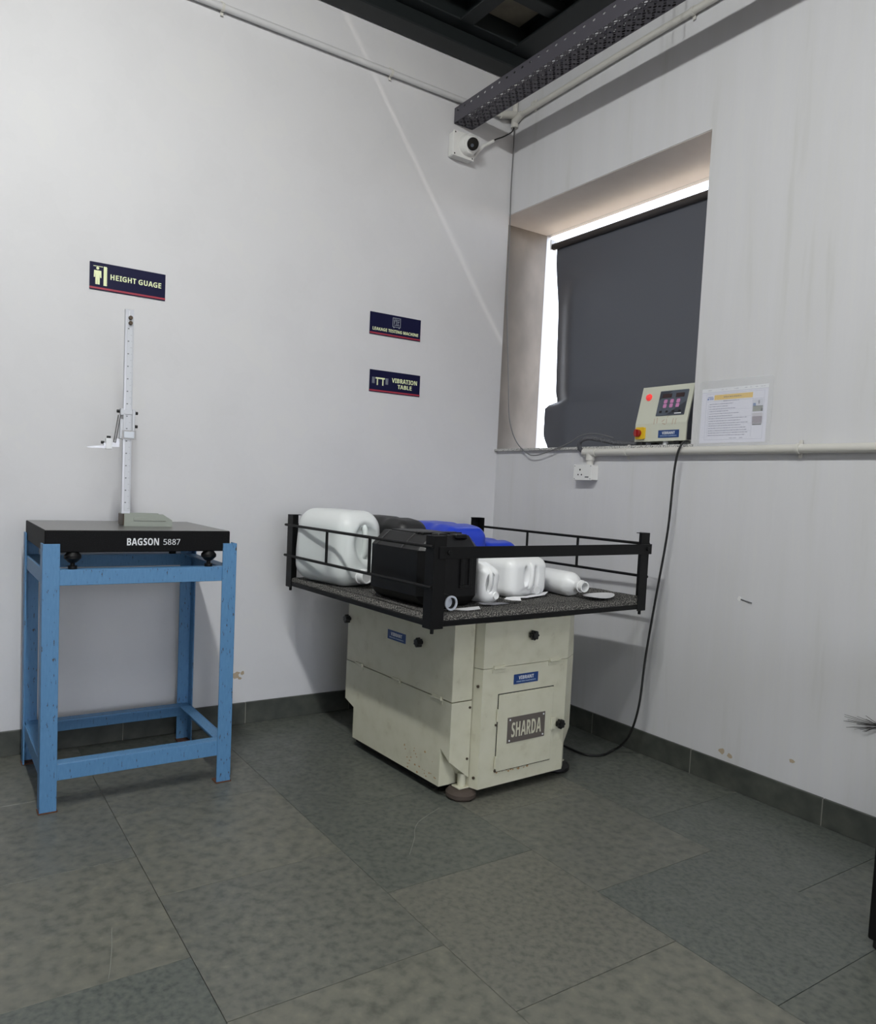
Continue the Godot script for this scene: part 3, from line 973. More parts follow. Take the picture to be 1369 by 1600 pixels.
func rubber(s: SurfaceTool) -> void:
	var n := FastNoiseLite.new()
	n.seed = 3
	n.frequency = 9.0
	var nx := 70
	var rows := []
	for j in nx + 1:
		var row := []
		for i in nx + 1:
			var u := -1.0 + 2.0 * i / nx
			var v := -1.0 + 2.0 * j / nx
			var x := u * 0.592
			var z := v * 0.582
			var e := maxf(absf(u), absf(v))
			var y := 0.781 + 0.0025 * n.get_noise_2d(x, z)
			if e > 0.985:
				y = 0.766
			y += 0.022 * smoothstep(0.75, 0.97, u) * (0.4 + 0.6 * smoothstep(-0.2, 0.6, v)) * (1.0 if e <= 0.985 else 0.0)
			row.append(Vector3(x, y, z))
		rows.append(row)
	s.set_smooth_group(1)
	for j in nx:
		for i in nx:
			quad(s, rows[j][i], rows[j + 1][i], rows[j + 1][i + 1], rows[j][i + 1])
	s.set_smooth_group(-1)

# ---------------------------------------------------------------- canisters
# a box of size w, h, l whose edges are rounded (or chamfered) by r, with its faces cut finely enough to press a hollow into
func canister(s: SurfaceTool, w: float, h: float, l: float, r: float, chamfer: bool, m: int, dent: Callable) -> void:
	var half := Vector3(w, h, l) / 2
	var k := 1 if chamfer else 6
	var lines := []
	for ax in 3:
		var a: float = half[ax]
		var g := []
		for j in k:
			g.append(-(a - r) - r * tan(PI / 4 * (k - j) / k))
		for j in m + 1:
			g.append(lerpf(-(a - r), a - r, float(j) / m))
		for j in k:
			g.append((a - r) + r * tan(PI / 4 * (j + 1) / k))
		lines.append(g)
	s.set_smooth_group(-1 if chamfer else 1)
	for ax in 3:
		var u := (ax + 1) % 3
		var v := (ax + 2) % 3
		for sg: float in [-1.0, 1.0]:
			var gu: Array = lines[u]
			var gv: Array = lines[v]
			var grid := []
			for a: float in gu:
				var row := []
				for b: float in gv:
					var p := Vector3.ZERO
					p[ax] = sg * half[ax]
					p[u] = a
					p[v] = b
					var q := p.clamp(-(half - Vector3.ONE * r), half - Vector3.ONE * r)
					var d := p - q
					var ln := absf(d.x) + absf(d.y) + absf(d.z) if chamfer else d.length()
					row.append(dent.call(q + d / ln * r))
				grid.append(row)
			for i in gu.size() - 1:
				for j in gv.size() - 1:
					if sg > 0:
						quad(s, grid[i][j], grid[i + 1][j], grid[i + 1][j + 1], grid[i][j + 1])
					else:
						quad(s, grid[i][j], grid[i][j + 1], grid[i + 1][j + 1], grid[i + 1][j])
	s.set_smooth_group(-1)

func neck(parent: Node, at: Vector3, r: float, l: float, m: Material, open := true) -> MeshInstance3D:
	var s := begin()
	var xf := Transform3D(Basis(Vector3(1, 0, 0), Vector3(0, 0, 1), Vector3(0, -1, 0)), at)
	if open:
		lathe(s, [Vector2(r * 1.15, 0), Vector2(r * 1.15, l * 0.25), Vector2(r, l * 0.3), Vector2(r, l * 0.9), Vector2(r * 0.97, l), Vector2(r * 0.84, l), Vector2(r * 0.8, l * 0.9), Vector2(r * 0.8, -l * 0.6), Vector2(0, -l * 0.6)], 28, xf)
		for i in 3:
			var pts := []
			for k in 25:
				var a := TAU * k / 24.0
				pts.append(xf * Vector3(cos(a) * r, l * (0.5 + 0.14 * i), sin(a) * r))
			tube(s, pts, r * 0.05, 5)
	else:
		lathe(s, [Vector2(r * 1.1, -0.02), Vector2(r * 1.15, l * 0.2), Vector2(r * 0.98, l * 0.24), Vector2(r * 1.02, l * 0.3), Vector2(r * 1.02, l * 0.9), Vector2(r * 0.95, l), Vector2(r * 0.82, l), Vector2(r * 0.80, l * 0.93), Vector2(0, l * 0.93)], 28, xf)
	return obj("neck", s, m, parent)

func build_jugs() -> void:
	var base := 0.7815
	# translucent canister with liquid, lying on its side, handle end to the front
	var t := thing("jerrycan", "large translucent white jerrycan partly filled with pale liquid, lying by the left rail", "jerrycan", on_machine(Vector3(-0.455, base, -0.355)), MACHINE_TURN + 0.16, "plastic containers on the vibration table")
	var w := 0.265
	var h := 0.345
	var l := 0.41
	var press := func(p: Vector3) -> Vector3:
		var q: Vector3 = p
		# shoulders drawn in towards the top and the handle end
		var up := smoothstep(-0.05, h / 2, q.y)
		q.x *= 1.0 - 0.07 * up
		q.z = q.z * (1.0 - 0.05 * up)
		if q.z > 0.05:
			# a horseshoe hollow round the moulded grip
			var c := Vector2(q.x - 0.008, q.y - 0.03)
			var d := Vector2(c.x / 0.082, c.y / 0.105).length()
			q.z -= 0.030 * smoothstep(1.0, 0.55, d) * smoothstep(0.05, 0.14, q.z)
		if q.x < -0.05:
			q.x += 0.007 * sin(clampf((q.y + 0.13) / 0.26, 0, 1) * PI) * sin(clampf((q.z + 0.15) / 0.3, 0, 1) * PI)
		return q
	var s := begin()
	canister(s, w, h, l, 0.085, false, 26, press)
	var o := obj("shell", s, M("hdpe_clear"), t)
	o.position.y = h / 2
	s = begin()
	var level := 0.10
	canister(s, w, h, l, 0.085, false, 26, func(p: Vector3) -> Vector3:
		var q: Vector3 = press.call(p) * 0.965
		q.y = minf(q.y, level)
		return q)
	o = obj("liquid", s, M("water"), t)
	o.position.y = h / 2
	s = begin()
	tube(s, curve([Vector3(0.008, 0.115, 0.145), Vector3(0.008, 0.09, 0.180), Vector3(0.008, 0.03, 0.186), Vector3(0.008, -0.02, 0.183), Vector3(0.008, -0.045, 0.165)], 5), 0.0135, 10)
	o = obj("handle", s, M("hdpe_milky"), t)
	o.position.y = h / 2
	o = neck(t, Vector3(-0.02, -0.118, 0.192), 0.032, 0.05, M("hdpe_white"), false)
	o.position.y = h / 2
	o.name = "cap"

	# big black canister in the front corner
	w = 0.306
	h = 0.282
	l = 0.44
	t = thing("jerrycan", "black ribbed jerrycan with chamfered edges and an open white-ringed mouth, behind the front post", "jerrycan", on_machine(Vector3(-0.386, base, 0.238)), MACHINE_TURN, "plastic containers on the vibration table")
	black_can(t, w, h, l)
	neck(t, Vector3(-0.060, 0.032, l / 2 - 0.005), 0.026, 0.05, M("jug_black"), true)
	s = begin()
	lathe(s, [Vector2(0.0, -0.022), Vector2(0.021, -0.022), Vector2(0.0215, 0.0), Vector2(0.022, 0.002), Vector2(0.0285, 0.002), Vector2(0.0285, -0.004), Vector2(0.024, -0.006)], 28, Transform3D(Basis(Vector3(1, 0, 0), Vector3(0, 0, 1), Vector3(0, -1, 0)), Vector3(-0.060, 0.032, l / 2 + 0.047)))
	tag(obj("mouth_liner", s, M("ring_white"), t), "pale plastic liner in the mouth")

	# second black canister behind it
	t = thing("jerrycan", "black jerrycan half hidden between the translucent and the blue jerrycans", "jerrycan", on_machine(Vector3(-0.203, base, -0.290)), MACHINE_TURN + 0.03, "plastic containers on the vibration table")
	round_can(t, 0.172, 0.318, 0.40, 0.05, M("jug_black_worn"))
	# blue canisters
	t = thing("jerrycan", "taller blue jerrycan standing out behind the black ribbed one", "jerrycan", on_machine(Vector3(0.022, base, -0.165)), MACHINE_TURN + 0.06, "plastic containers on the vibration table")
	round_can(t, 0.25, 0.300, 0.39, 0.055, M("jug_blue"))
	t = thing("jerrycan", "lower blue jerrycan peeping over the front bar by the rear post", "jerrycan", on_machine(Vector3(0.268, base, -0.145)), MACHINE_TURN - 0.06, "plastic containers on the vibration table")
	round_can(t, 0.22, 0.222, 0.32, 0.05, M("jug_blue"))
	# white jugs
	t = thing("jug", "narrow glossy white jug with a moulded grip, next to the black jerrycan", "jug", on_machine(Vector3(-0.168, base, 0.302)), MACHINE_TURN + 0.02, "plastic containers on the vibration table")
	white_jug(t, 0.096, 0.170, 0.24, 0.035, true)
	t = thing("jug", "wider white jug with a recessed grip, lying beside the white bottle", "jug", on_machine(Vector3(0.116, base, 0.205)), MACHINE_TURN + 0.08, "plastic containers on the vibration table")
	white_jug(t, 0.250, 0.176, 0.27, 0.045, false)
	# bottle
	t = thing("bottle", "white plastic bottle lying uncapped near the right edge of the mat", "bottle", on_machine(Vector3(0.362, base + 0.056, 0.268)), MACHINE_TURN - 0.10, "plastic containers on the vibration table")
	s = begin()
	var xf := Transform3D(Basis(Vector3(1, 0, 0), Vector3(0, 0, 1), Vector3(0, -1, 0)), Vector3.ZERO)
	lathe(s, [Vector2(0, -0.084), Vector2(0.044, -0.086), Vector2(0.051, -0.083), Vector2(0.056, -0.072), Vector2(0.056, 0.088), Vector2(0.0545, 0.102), Vector2(0.049, 0.116), Vector2(0.038, 0.131), Vector2(0.026, 0.142), Vector2(0.023, 0.148)], 32, xf, false)
	obj("body", s, M("hdpe_white"), t)
	s = begin()
	lathe(s, [Vector2(0.023, 0.148), Vector2(0.023, 0.162), Vector2(0.028, 0.163), Vector2(0.028, 0.171), Vector2(0.024, 0.172), Vector2(0.024, 0.194), Vector2(0.019, 0.194), Vector2(0.019, 0.14), Vector2(0, 0.14)], 28, xf)
	obj("neck", s, M("hdpe_white"), t)

func black_can(t: Node, w: float, h: float, l: float) -> void:
	var s := begin()
	canister(s, w, h, l, 0.058, true, 6, func(p: Vector3) -> Vector3:
		var q: Vector3 = p
		# the lower edges are cut away less than the upper ones
		if q.y < 0.0:
			q.y = maxf(q.y * 1.12, -h / 2)
		return q)
	var o := obj("body", s, M("jug_black"), t)
	o.position.y = h / 2
	# raised panels on the upper face and on the end
	s = begin()
	cbox(s, Vector3(0.0, h + 0.001, -0.05), Vector3(w - 0.15, 0.008, 0.17), 0.003)
	for i in 2:
		cbox(s, Vector3(0.0, h + 0.004, 0.075 + i * 0.033), Vector3(w - 0.11, 0.009, 0.020), 0.003)
	cbox(s, Vector3(-0.048, h - 0.002, 0.158), Vector3(0.05, 0.022, 0.05), 0.006)
	cbox(s, Vector3(0.045, h - 0.004, 0.158), Vector3(0.06, 0.018, 0.05), 0.005)
	# long mouldings across the sloping shoulder
	for e: float in [-1.0, 1.0]:
		for z: float in [-0.12, 0.06]:
			tube(s, [Vector3(e * (w / 2 - 0.056), h - 0.002, z), Vector3(e * (w / 2 - 0.028), h - 0.029, z - 0.006), Vector3(e * (w / 2 + 0.001), h - 0.058, z - 0.01)], 0.003, 6, -1)
	obj("rib", s, M("jug_black"), t)
	s = begin()
	cbox(s, Vector3(0.02, 0.155, l / 2 + 0.003), Vector3(0.018, 0.13, 0.014), 0.004)
	cbox(s, Vector3(0.062, 0.155, l / 2 + 0.003), Vector3(0.014, 0.14, 0.010), 0.004)
	cbox(s, Vector3(0.04, 0.085, l / 2 + 0.003), Vector3(0.06, 0.012, 0.010), 0.004)
	cbox(s, Vector3(0.04, 0.225, l / 2 - 0.002), Vector3(0.06, 0.012, 0.016), 0.004)
	obj("grip", s, M("jug_black"), t)

func round_can(t: Node, w: float, h: float, l: float, r: float, m: Material) -> void:
	var s := begin()
	canister(s, w, h, l, r, false, 18, func(p: Vector3) -> Vector3:
		var q: Vector3 = p
		var g := smoothstep(0.0, 0.05, absf(q.z - 0.03))
		if q.y > 0.0:
			q.y -= 0.008 * (1.0 - g) + 0.012 * smoothstep(0.06, l / 2, q.z)
		return q)
	var o := obj("body", s, m, t)
	o.position.y = h / 2
	o = neck(t, Vector3(w * 0.2, -h * 0.28, l / 2 - 0.006), 0.028, 0.04, m, false)
	o.position.y = h / 2
	o.name = "cap"
	s = begin()
	tube(s, curve([Vector3(-w * 0.05, h * 0.30, l / 2 - 0.03), Vector3(-w * 0.05, h * 0.24, l / 2 + 0.02), Vector3(-w * 0.05, 0.0, l / 2 + 0.02), Vector3(-w * 0.05, -h * 0.1, l / 2 - 0.02)], 5), 0.012, 10)
	o = obj("handle", s, m, t)
	o.position.y = h / 2

func white_jug(t: Node, w: float, h: float, l: float, r: float, narrow: bool) -> void:
	var s := begin()
	canister(s, w, h, l, r, false, 26, func(p: Vector3) -> Vector3:
		var q: Vector3 = p
		if q.z > 0.03:
			var e := smoothstep(0.03, l / 2, q.z)
			if narrow:
				var d := Vector2((q.x + 0.012) / 0.022, (q.y - 0.01) / 0.055).length()
				q.z -= 0.03 * e * smoothstep(1.0, 0.6, d)
				q.y -= 0.02 * e * smoothstep(0.0, h / 2, q.y)
				q.x += 0.004 * sin(q.y * 60.0) * e
			else:
				for c: float in [-0.03, 0.035]:
					var d := Vector2((q.x - c) / 0.017, (q.y - 0.008) / 0.052).length()
					q.z -= 0.022 * e * smoothstep(1.0, 0.5, d)
				var n := Vector2(q.x / 0.08, (q.y + h * 0.36) / 0.03).length()
				q.z -= 0.014 * e * smoothstep(1.0, 0.3, n)
		return q)
	var o := obj("body", s, M("hdpe_white"), t)
	o.position.y = h / 2
	s = begin()
	if narrow:
		tube(s, curve([Vector3(-0.012, 0.065, l / 2 - 0.045), Vector3(-0.012, 0.048, l / 2 - 0.008), Vector3(-0.012, 0.0, l / 2 - 0.002), Vector3(-0.012, -0.045, l / 2 - 0.02)], 5), 0.0085, 10)
	else:
		tube(s, curve([Vector3(0.002, 0.062, l / 2 - 0.025), Vector3(0.002, 0.045, l / 2 + 0.001), Vector3(0.002, -0.03, l / 2 + 0.001), Vector3(0.002, -0.045, l / 2 - 0.02)], 5), 0.012, 10)
	o = obj("handle", s, M("hdpe_white"), t)
	o.position.y = h / 2
	if narrow:
		o = neck(t, Vector3(0.014, -0.05, l / 2 - 0.012), 0.015, 0.02, M("hdpe_white"), false)
	else:
		o = neck(t, Vector3(0.04, -0.055, l / 2 - 0.014), 0.019, 0.022, M("hdpe_white"), false)
	o.position.y = h / 2
	o.name = "cap"

# ---------------------------------------------------------------- height gauge
func build_gauge() -> void:
	var t := thing("height_gauge", "tall steel height gauge with engraved scale standing on the granite plate", "height gauge", Vector3(-2.262, 1.0362, 0.40))
	# cast base with a sloped end and a long finger hollow
	var s := begin()
	var side := PackedVector2Array([Vector2(-0.014, 0), Vector2(0.178, 0), Vector2(0.178, 0.026), Vector2(0.140, 0.050), Vector2(-0.014, 0.052)])
	extrude(s, side, 0.016, Transform3D(Basis(), Vector3(0, 0, 0.032)))
	extrude(s, side, 0.016, Transform3D(Basis(), Vector3(0, 0, -0.048)))
	span(s, Vector3(-0.014, 0, -0.032), Vector3(0.178, 0.024, 0.032), 0.001)
	span(s, Vector3(-0.014, 0.024, -0.032), Vector3(0.03, 0.05, 0.032), 0.001)
	extrude(s, PackedVector2Array([Vector2(0.022, 0.006), Vector2(0.150, 0.006), Vector2(0.150, 0.014), Vector2(0.022, 0.020)]), 0.003, Transform3D(Basis(), Vector3(0, 0.018, 0.048)))
	obj("base", s, M("cast_grey"), t)
	box_part("base_end", Vector3(-0.016, 0.027, 0), Vector3(0.004, 0.046, 0.09), M("screw_brown"), t, 0.001)
	# column
	s = begin()
	span(s, Vector3(-0.017, 0.05, -0.006), Vector3(0.017, 0.872, 0.006), 0.001)
	var colm := obj("column", s, M("machined"), t)
	s = begin()
	span(s, Vector3(-0.008, 0.06, 0.006), Vector3(0.017, 0.842, 0.0075), 0.0003)
	obj("scale", s, M("scale_steel"), colm)
	s = begin()
	for i in 154:
		var y := 0.07 + i * 0.005
		var ln := 0.011 if i % 10 == 0 else (0.008 if i % 5 == 0 else 0.005)
		cbox(s, Vector3(0.016 - ln / 2, y, 0.0077), Vector3(ln, 0.0007, 0.0004), 0.0)
		if i % 10 == 5:
			cbox(s, Vector3(-0.003, y, 0.0077), Vector3(0.006, 0.004, 0.0004), 0.0)
	obj("scale_marks", s, M("scale_marks"), colm)
	for y: float in [0.838, 0.817]:
		s = begin()
		rod(s, Vector3(0.003, y, 0.012), Vector3(0, 0, 1), 0.008, 0.014, 14)
		obj("screw", s, M("screw_brown"), colm)
	s = begin()
	span(s, Vector3(-0.002, 0.842, 0.006), Vector3(0.0, 0.866, 0.0085), 0.0003)
	obj("slot_pin", s, M("print_white"), colm)
	# slider with fine-feed clamp, lens and scriber
	s = begin()
	span(s, Vector3(-0.028, 0.448, -0.012), Vector3(-0.017, 0.474, 0.012), 0.001)
	span(s, Vector3(0.017, 0.388, -0.012), Vector3(0.028, 0.474, 0.012), 0.001)
	span(s, Vector3(-0.030, 0.452, 0.006), Vector3(0.030, 0.470, 0.011), 0.001)
	span(s, Vector3(-0.030, 0.352, -0.012), Vector3(-0.017, 0.432, 0.012), 0.001)
	span(s, Vector3(-0.017, 0.385, 0.008), Vector3(-0.008, 0.452, 0.011), 0.0005)
	var sl := obj("slider", s, M("scale_steel"), t)
	s = begin()
	extrude(s, rect2(-0.022, 0.352, 0.032, 0.388), 0.004, Transform3D(Basis(), Vector3(0, 0, 0.010)))
	obj("lens_frame", s, M("steel"), sl)
	s = begin()
	span(s, Vector3(-0.015, 0.357, 0.014), Vector3(0.025, 0.383, 0.017), 0.001)
	obj("lens", s, M("ring_white"), sl)
	for v: Array in [[-0.034, 0.463], [0.034, 0.46], [0.034, 0.406]]:
		s = begin()
		rod(s, Vector3(v[0], v[1], 0), Vector3(1, 0, 0), 0.0065, 0.014, 12)
		obj("knob", s, M("black_plastic"), sl)
	s = begin()
	tube(s, [Vector3(-0.032, 0.447, 0.004), Vector3(-0.048, 0.335, 0.004)], 0.006, 10)
	tube(s, [Vector3(-0.022, 0.447, 0.004), Vector3(-0.022, 0.352, 0.004)], 0.004, 8)
	obj("feed_screw", s, M("steel"), sl)
	s = begin()
	extrude(s, PackedVector2Array([Vector2(-0.030, 0.352), Vector2(-0.030, 0.318), Vector2(-0.09, 0.318), Vector2(-0.09, 0.332), Vector2(-0.052, 0.338), Vector2(-0.046, 0.352)]), 0.014, Transform3D(Basis(), Vector3(0, 0, -0.007)))
	obj("jaw", s, M("machined"), sl)
	s = begin()
	span(s, Vector3(-0.082, 0.308, -0.009), Vector3(-0.058, 0.352, 0.009), 0.0015)
	obj("scriber_clamp", s, M("print_white"), sl)
	s = begin()
	rod(s, Vector3(-0.070, 0.356, 0), Vector3.UP, 0.008, 0.010, 12)
	rod(s, Vector3(-0.093, 0.334, 0), Vector3(1, 0, 0), 0.006, 0.012, 12)
	obj("clamp_screw", s, M("black_plastic"), sl)
	s = begin()
	extrude(s, PackedVector2Array([Vector2(-0.058, 0.310), Vector2(-0.150, 0.310), Vector2(-0.152, 0.313), Vector2(-0.105, 0.321), Vector2(-0.058, 0.322)]), 0.010, Transform3D(Basis(), Vector3(0, 0, -0.005)))
	obj("scriber", s, M("machined"), sl)

# ---------------------------------------------------------------- signs on the left wall
func sign_board(at: Vector3, label: String) -> Node3D:
	var t := thing("wall_sign", label, "sign", at, 0.0, "navy signs on the left wall")
	box_part("board", Vector3(0, 0, 0.0025), Vector3(0.328, 0.119, 0.005), M("navy"), t, 0.0008)
	box_part("red_stripe", Vector3(0, -0.0515, 0.0052), Vector3(0.328, 0.008, 0.0006), M("sign_red"), t, 0.0)
	return t

func build_signs() -> void:
	var z := 0.005
	var t := sign_board(Vector3(-2.183, 2.113, 0), "navy height guage sign with person icon, above the height gauge")
	lettering("lettering", "HEIGHT GUAGE", 0.222, 0.023, M("glow_text"), t, Transform3D(Basis(), Vector3(0.034, 0.005, z)))
	var s := begin()
	var ic := Transform3D(Basis(), Vector3(-0.131, 0.002, z))
	extrude(s, disc2(0.0062, 14, Vector2(0, 0.032)), 0.0008, ic)
	extrude(s, PackedVector2Array([Vector2(-0.015, 0.022), Vector2(0.015, 0.022), Vector2(0.016, -0.008), Vector2(0.0105, -0.008), Vector2(0.009, 0.010), Vector2(0.009, -0.038), Vector2(0.0005, -0.038), Vector2(0, -0.008), Vector2(-0.0005, -0.038), Vector2(-0.009, -0.038), Vector2(-0.009, 0.010), Vector2(-0.0105, -0.008), Vector2(-0.016, -0.008)]), 0.0008, ic)
	extrude(s, rect2(-0.018, 0.039, 0.022, 0.0415), 0.0008, ic)
	extrude(s, rect2(0.025, -0.040, 0.038, 0.043), 0.0008, ic)
	for i in 12:
		extrude(s, rect2(0.038, -0.038 + i * 0.0068, 0.041, -0.036 + i * 0.0068), 0.0008, ic)
	obj("pictogram", s, M("glow_text"), t)

	t = sign_board(Vector3(-0.764, 2.123, 0), "navy leakage testing machine sign, upper of the two signs over the vibration table")
	lettering("lettering", "LEAKAGE TESTING MACHINE", 0.296, 0.0165, M("glow_text"), t, Transform3D(Basis(), Vector3(0.001, -0.0275, z)))
	s = begin()
	ic = Transform3D(Basis(), Vector3(0.004, 0.018, z))
	for e: Array in [[-0.026, -0.022, 0.026, -0.019], [-0.026, 0.026, 0.026, 0.029], [-0.026, -0.022, -0.023, 0.029], [0.023, -0.022, 0.026, 0.029], [-0.018, 0.012, 0.0, 0.015], [-0.018, 0.020, -0.004, 0.022], [0.004, 0.008, 0.018, 0.011], [0.004, 0.017, 0.018, 0.020], [-0.016, -0.004, -0.012, 0.012], [-0.002, -0.012, 0.001, 0.022], [0.008, -0.012, 0.011, 0.008], [-0.018, -0.012, 0.018, -0.0095], [-0.020, -0.027, -0.014, -0.022], [0.014, -0.027, 0.020, -0.022]]:
		extrude(s, rect2(e[0], e[1], e[2], e[3]), 0.0006, ic)
	obj("pictogram", s, M("sign_grey"), t)

	t = sign_board(Vector3(-0.752, 1.815, 0), "navy vibration table sign with table icon, lower of the two signs")
	lettering("lettering", "VIBRATION", 0.166, 0.024, M("glow_text"), t, Transform3D(Basis(), Vector3(0.060, 0.014, z)))
	lettering("lettering", "TABLE", 0.093, 0.022, M("glow_text"), t, Transform3D(Basis(), Vector3(0.062, -0.018, z)))
	s = begin()
	ic = Transform3D(Basis(), Vector3(-0.098, 0.0, z))
	extrude(s, rect2(-0.030, 0.012, 0.030, 0.020), 0.0008, ic)
	extrude(s, rect2(-0.021, -0.022, -0.014, 0.012), 0.0008, ic)
	extrude(s, rect2(0.014, -0.022, 0.021, 0.012), 0.0008, ic)
	obj("pictogram", s, M("glow_text"), t)
	for k: float in [-1.0, 1.0]:
		for q: float in [0.037, 0.043, 0.049]:
			s = begin()
			extrude(s, rect2(k * q - 0.0014, -0.014, k * q + 0.0014, 0.020), 0.0006, ic)
			obj("motion_line", s, M("sign_grey"), t)

# ---------------------------------------------------------------- control box on the sill
func build_control_box() -> void:
	# x runs to the right along the wall, z into the room; origin on the sill
	var t := thing("control_box", "cream desk-type control box with red lamp and displays on the window sill", "control box", Vector3(0.0, 1.497, 1.207), RIGHT)
	var w := 0.297
	var prof := PackedVector2Array([Vector2(-0.16, 0.02), Vector2(-0.005, 0.02), Vector2(-0.005, 0.105), Vector2(-0.048, 0.288), Vector2(-0.16, 0.288)])
	var s := begin()
	# outline is (depth, height): pulled along the width
	extrude(s, prof, w, Transform3D(Basis(Vector3(0, 0, 1), Vector3(0, 1, 0), Vector3(-1, 0, 0)), Vector3(w / 2, 0, 0)))
	obj("case", s, M("box_cream"), t)
	for e: float in [-1.0, 1.0]:
		s = begin()
		extrude(s, PackedVector2Array([Vector2(-0.158, 0.024), Vector2(-0.012, 0.024), Vector2(-0.012, 0.104), Vector2(-0.054, 0.284), Vector2(-0.158, 0.284)]), 0.0015, Transform3D(Basis(Vector3(0, 0, 1), Vector3(0, 1, 0), Vector3(-1, 0, 0)), Vector3(e * w / 2 + (0.0015 if e > 0 else 0.0), 0, 0)))
		obj("side_plate", s, M("panel_dark"), t)
	for e: Array in [[-0.125, -0.03], [0.09, -0.03], [-0.125, -0.13], [0.125, -0.13]]:
		s = begin()
		cbox(s, Vector3(e[0], 0.01, e[1]), Vector3(0.03, 0.02, 0.03), 0.001)
		obj("foot", s, M("black_plastic"), t)
	# frame of the sloping face: y up the slope, z out of it
	var up := Vector3(0, 0.183, -0.043).normalized()
	var slope := Transform3D(Basis(Vector3(1, 0, 0), up, Vector3(1, 0, 0).cross(up)), Vector3(0, 0.105, -0.005))
	var flat := Transform3D(Basis(), Vector3(0, 0, -0.005))
	s = begin()
	lathe(s, [Vector2(0.017, 0), Vector2(0.017, 0.004), Vector2(0.013, 0.005), Vector2(0.013, 0.010), Vector2(0.009, 0.014), Vector2(0, 0.015)], 20, slope * Transform3D(Basis(Vector3(1, 0, 0), Vector3(0, 0, 1), Vector3(0, -1, 0)), Vector3(-0.100, 0.135, 0)))
	tag(obj("pilot_lamp", s, M("pilot_red"), t), "glowing red pilot lamp")
	# keypad panel
	var kc := slope * Transform3D(Basis(), Vector3(0.045, 0.098, 0))
	s = begin()
	extrude(s, round_rect(0.160, 0.124, 0.003), 0.003, kc)
	var kp := obj("keypad", s, M("panel_grey"), t)
	s = begin()
	extrude(s, PackedVector2Array([Vector2(-0.02, -0.058), Vector2(0.078, -0.058), Vector2(0.078, 0.004)]), 0.0004, kc * Transform3D(Basis(), Vector3(0, 0, 0.003)))
	extrude(s, PackedVector2Array([Vector2(-0.078, 0.016), Vector2(-0.01, 0.058), Vector2(-0.078, 0.058)]), 0.0004, kc * Transform3D(Basis(), Vector3(0, 0, 0.003)))
	obj("panel_print", s, M("panel_dark"), kp)
	for e: Array in [[-0.036, 0.052], [0.038, 0.046]]:
		s = begin()
		extrude(s, rect2(e[0] - e[1] / 2, 0.026, e[0] + e[1] / 2, 0.046), 0.0016, kc * Transform3D(Basis(), Vector3(0, 0, 0.003)))
		obj("display", s, M("display"), kp)
	for i in 3:
		for j in 2:
			s = begin()
			extrude(s, round_rect(0.019, 0.019, 0.004, 3), 0.0012, kc * Transform3D(Basis(), Vector3(-0.038 + i * 0.036, 0.008 - j * 0.022, 0.003)))
			obj("button", s, M("pad_pink"), kp)
	for i in 4:
		s = begin()
		extrude(s, round_rect(0.013, 0.010, 0.002, 3), 0.0012, kc * Transform3D(Basis(), Vector3(-0.056 + i * 0.036, -0.043, 0.0034)))
		obj("button", s, M("black_plastic"), kp)
	s = begin()
	extrude(s, rect2(0.026, -0.056, 0.064, -0.051), 0.0006, kc * Transform3D(Basis(), Vector3(0, 0, 0.0034)))
	obj("panel_print", s, M("print_white"), kp)
	# smeared marks left by a finger
	s = begin()
	for e: Array in [[-0.038, 0.006, 0.004, 0.030, 0.1], [-0.022, 0.010, 0.004, 0.030, 0.1], [0.07, 0.002, 0.004, 0.032, -0.02], [0.086, 0.002, 0.004, 0.030, -0.02], [0.014, 0.008, 0.005, 0.018, -0.9], [0.034, 0.004, 0.004, 0.026, 0.15], [0.022, -0.008, 0.0045, 0.020, 1.3], [0.036, 0.026, 0.003, 0.012, -0.5]]:
		extrude(s, round_rect(e[2], e[3], e[2] * 0.45, 3), 0.0003, slope * Transform3D(Basis(Vector3(0, 0, 1), e[4]), Vector3(e[0], e[1] + 0.004, 0)))
	obj("finger_marks", s, M("smear"), t)
	# maker plate and isolator on the upright lower front
	maker_plate(t, Vector3(0.052, 0.053, -0.005), Vector3(1, 0, 0), Vector3(0, 0, 1), 0.118, 0.036)
	s = begin()
	extrude(s, round_rect(0.052, 0.058, 0.006), 0.012, flat * Transform3D(Basis(), Vector3(-0.110, 0.060, 0)))
	var sw := obj("isolator_plate", s, M("yellow"), t)
	sw.set_meta("label", "yellow isolator switch plate")
	s = begin()
	rod(s, flat * Vector3(-0.117, 0.060, 0.020), Vector3(0, 0, 1), 0.018, 0.018, 20)
	cbox(s, flat * Vector3(-0.117, 0.060, 0.033), Vector3(0.012, 0.036, 0.014), 0.003)
	obj("isolator_knob", s, M("red_knob"), sw)
	for e: float in [0.018, 0.083]:
		s = begin()
		rod(s, Vector3(e, 0.011, -0.03), Vector3.UP, 0.012, 0.02, 12)
		obj("cable_gland", s, M("print_white"), t)

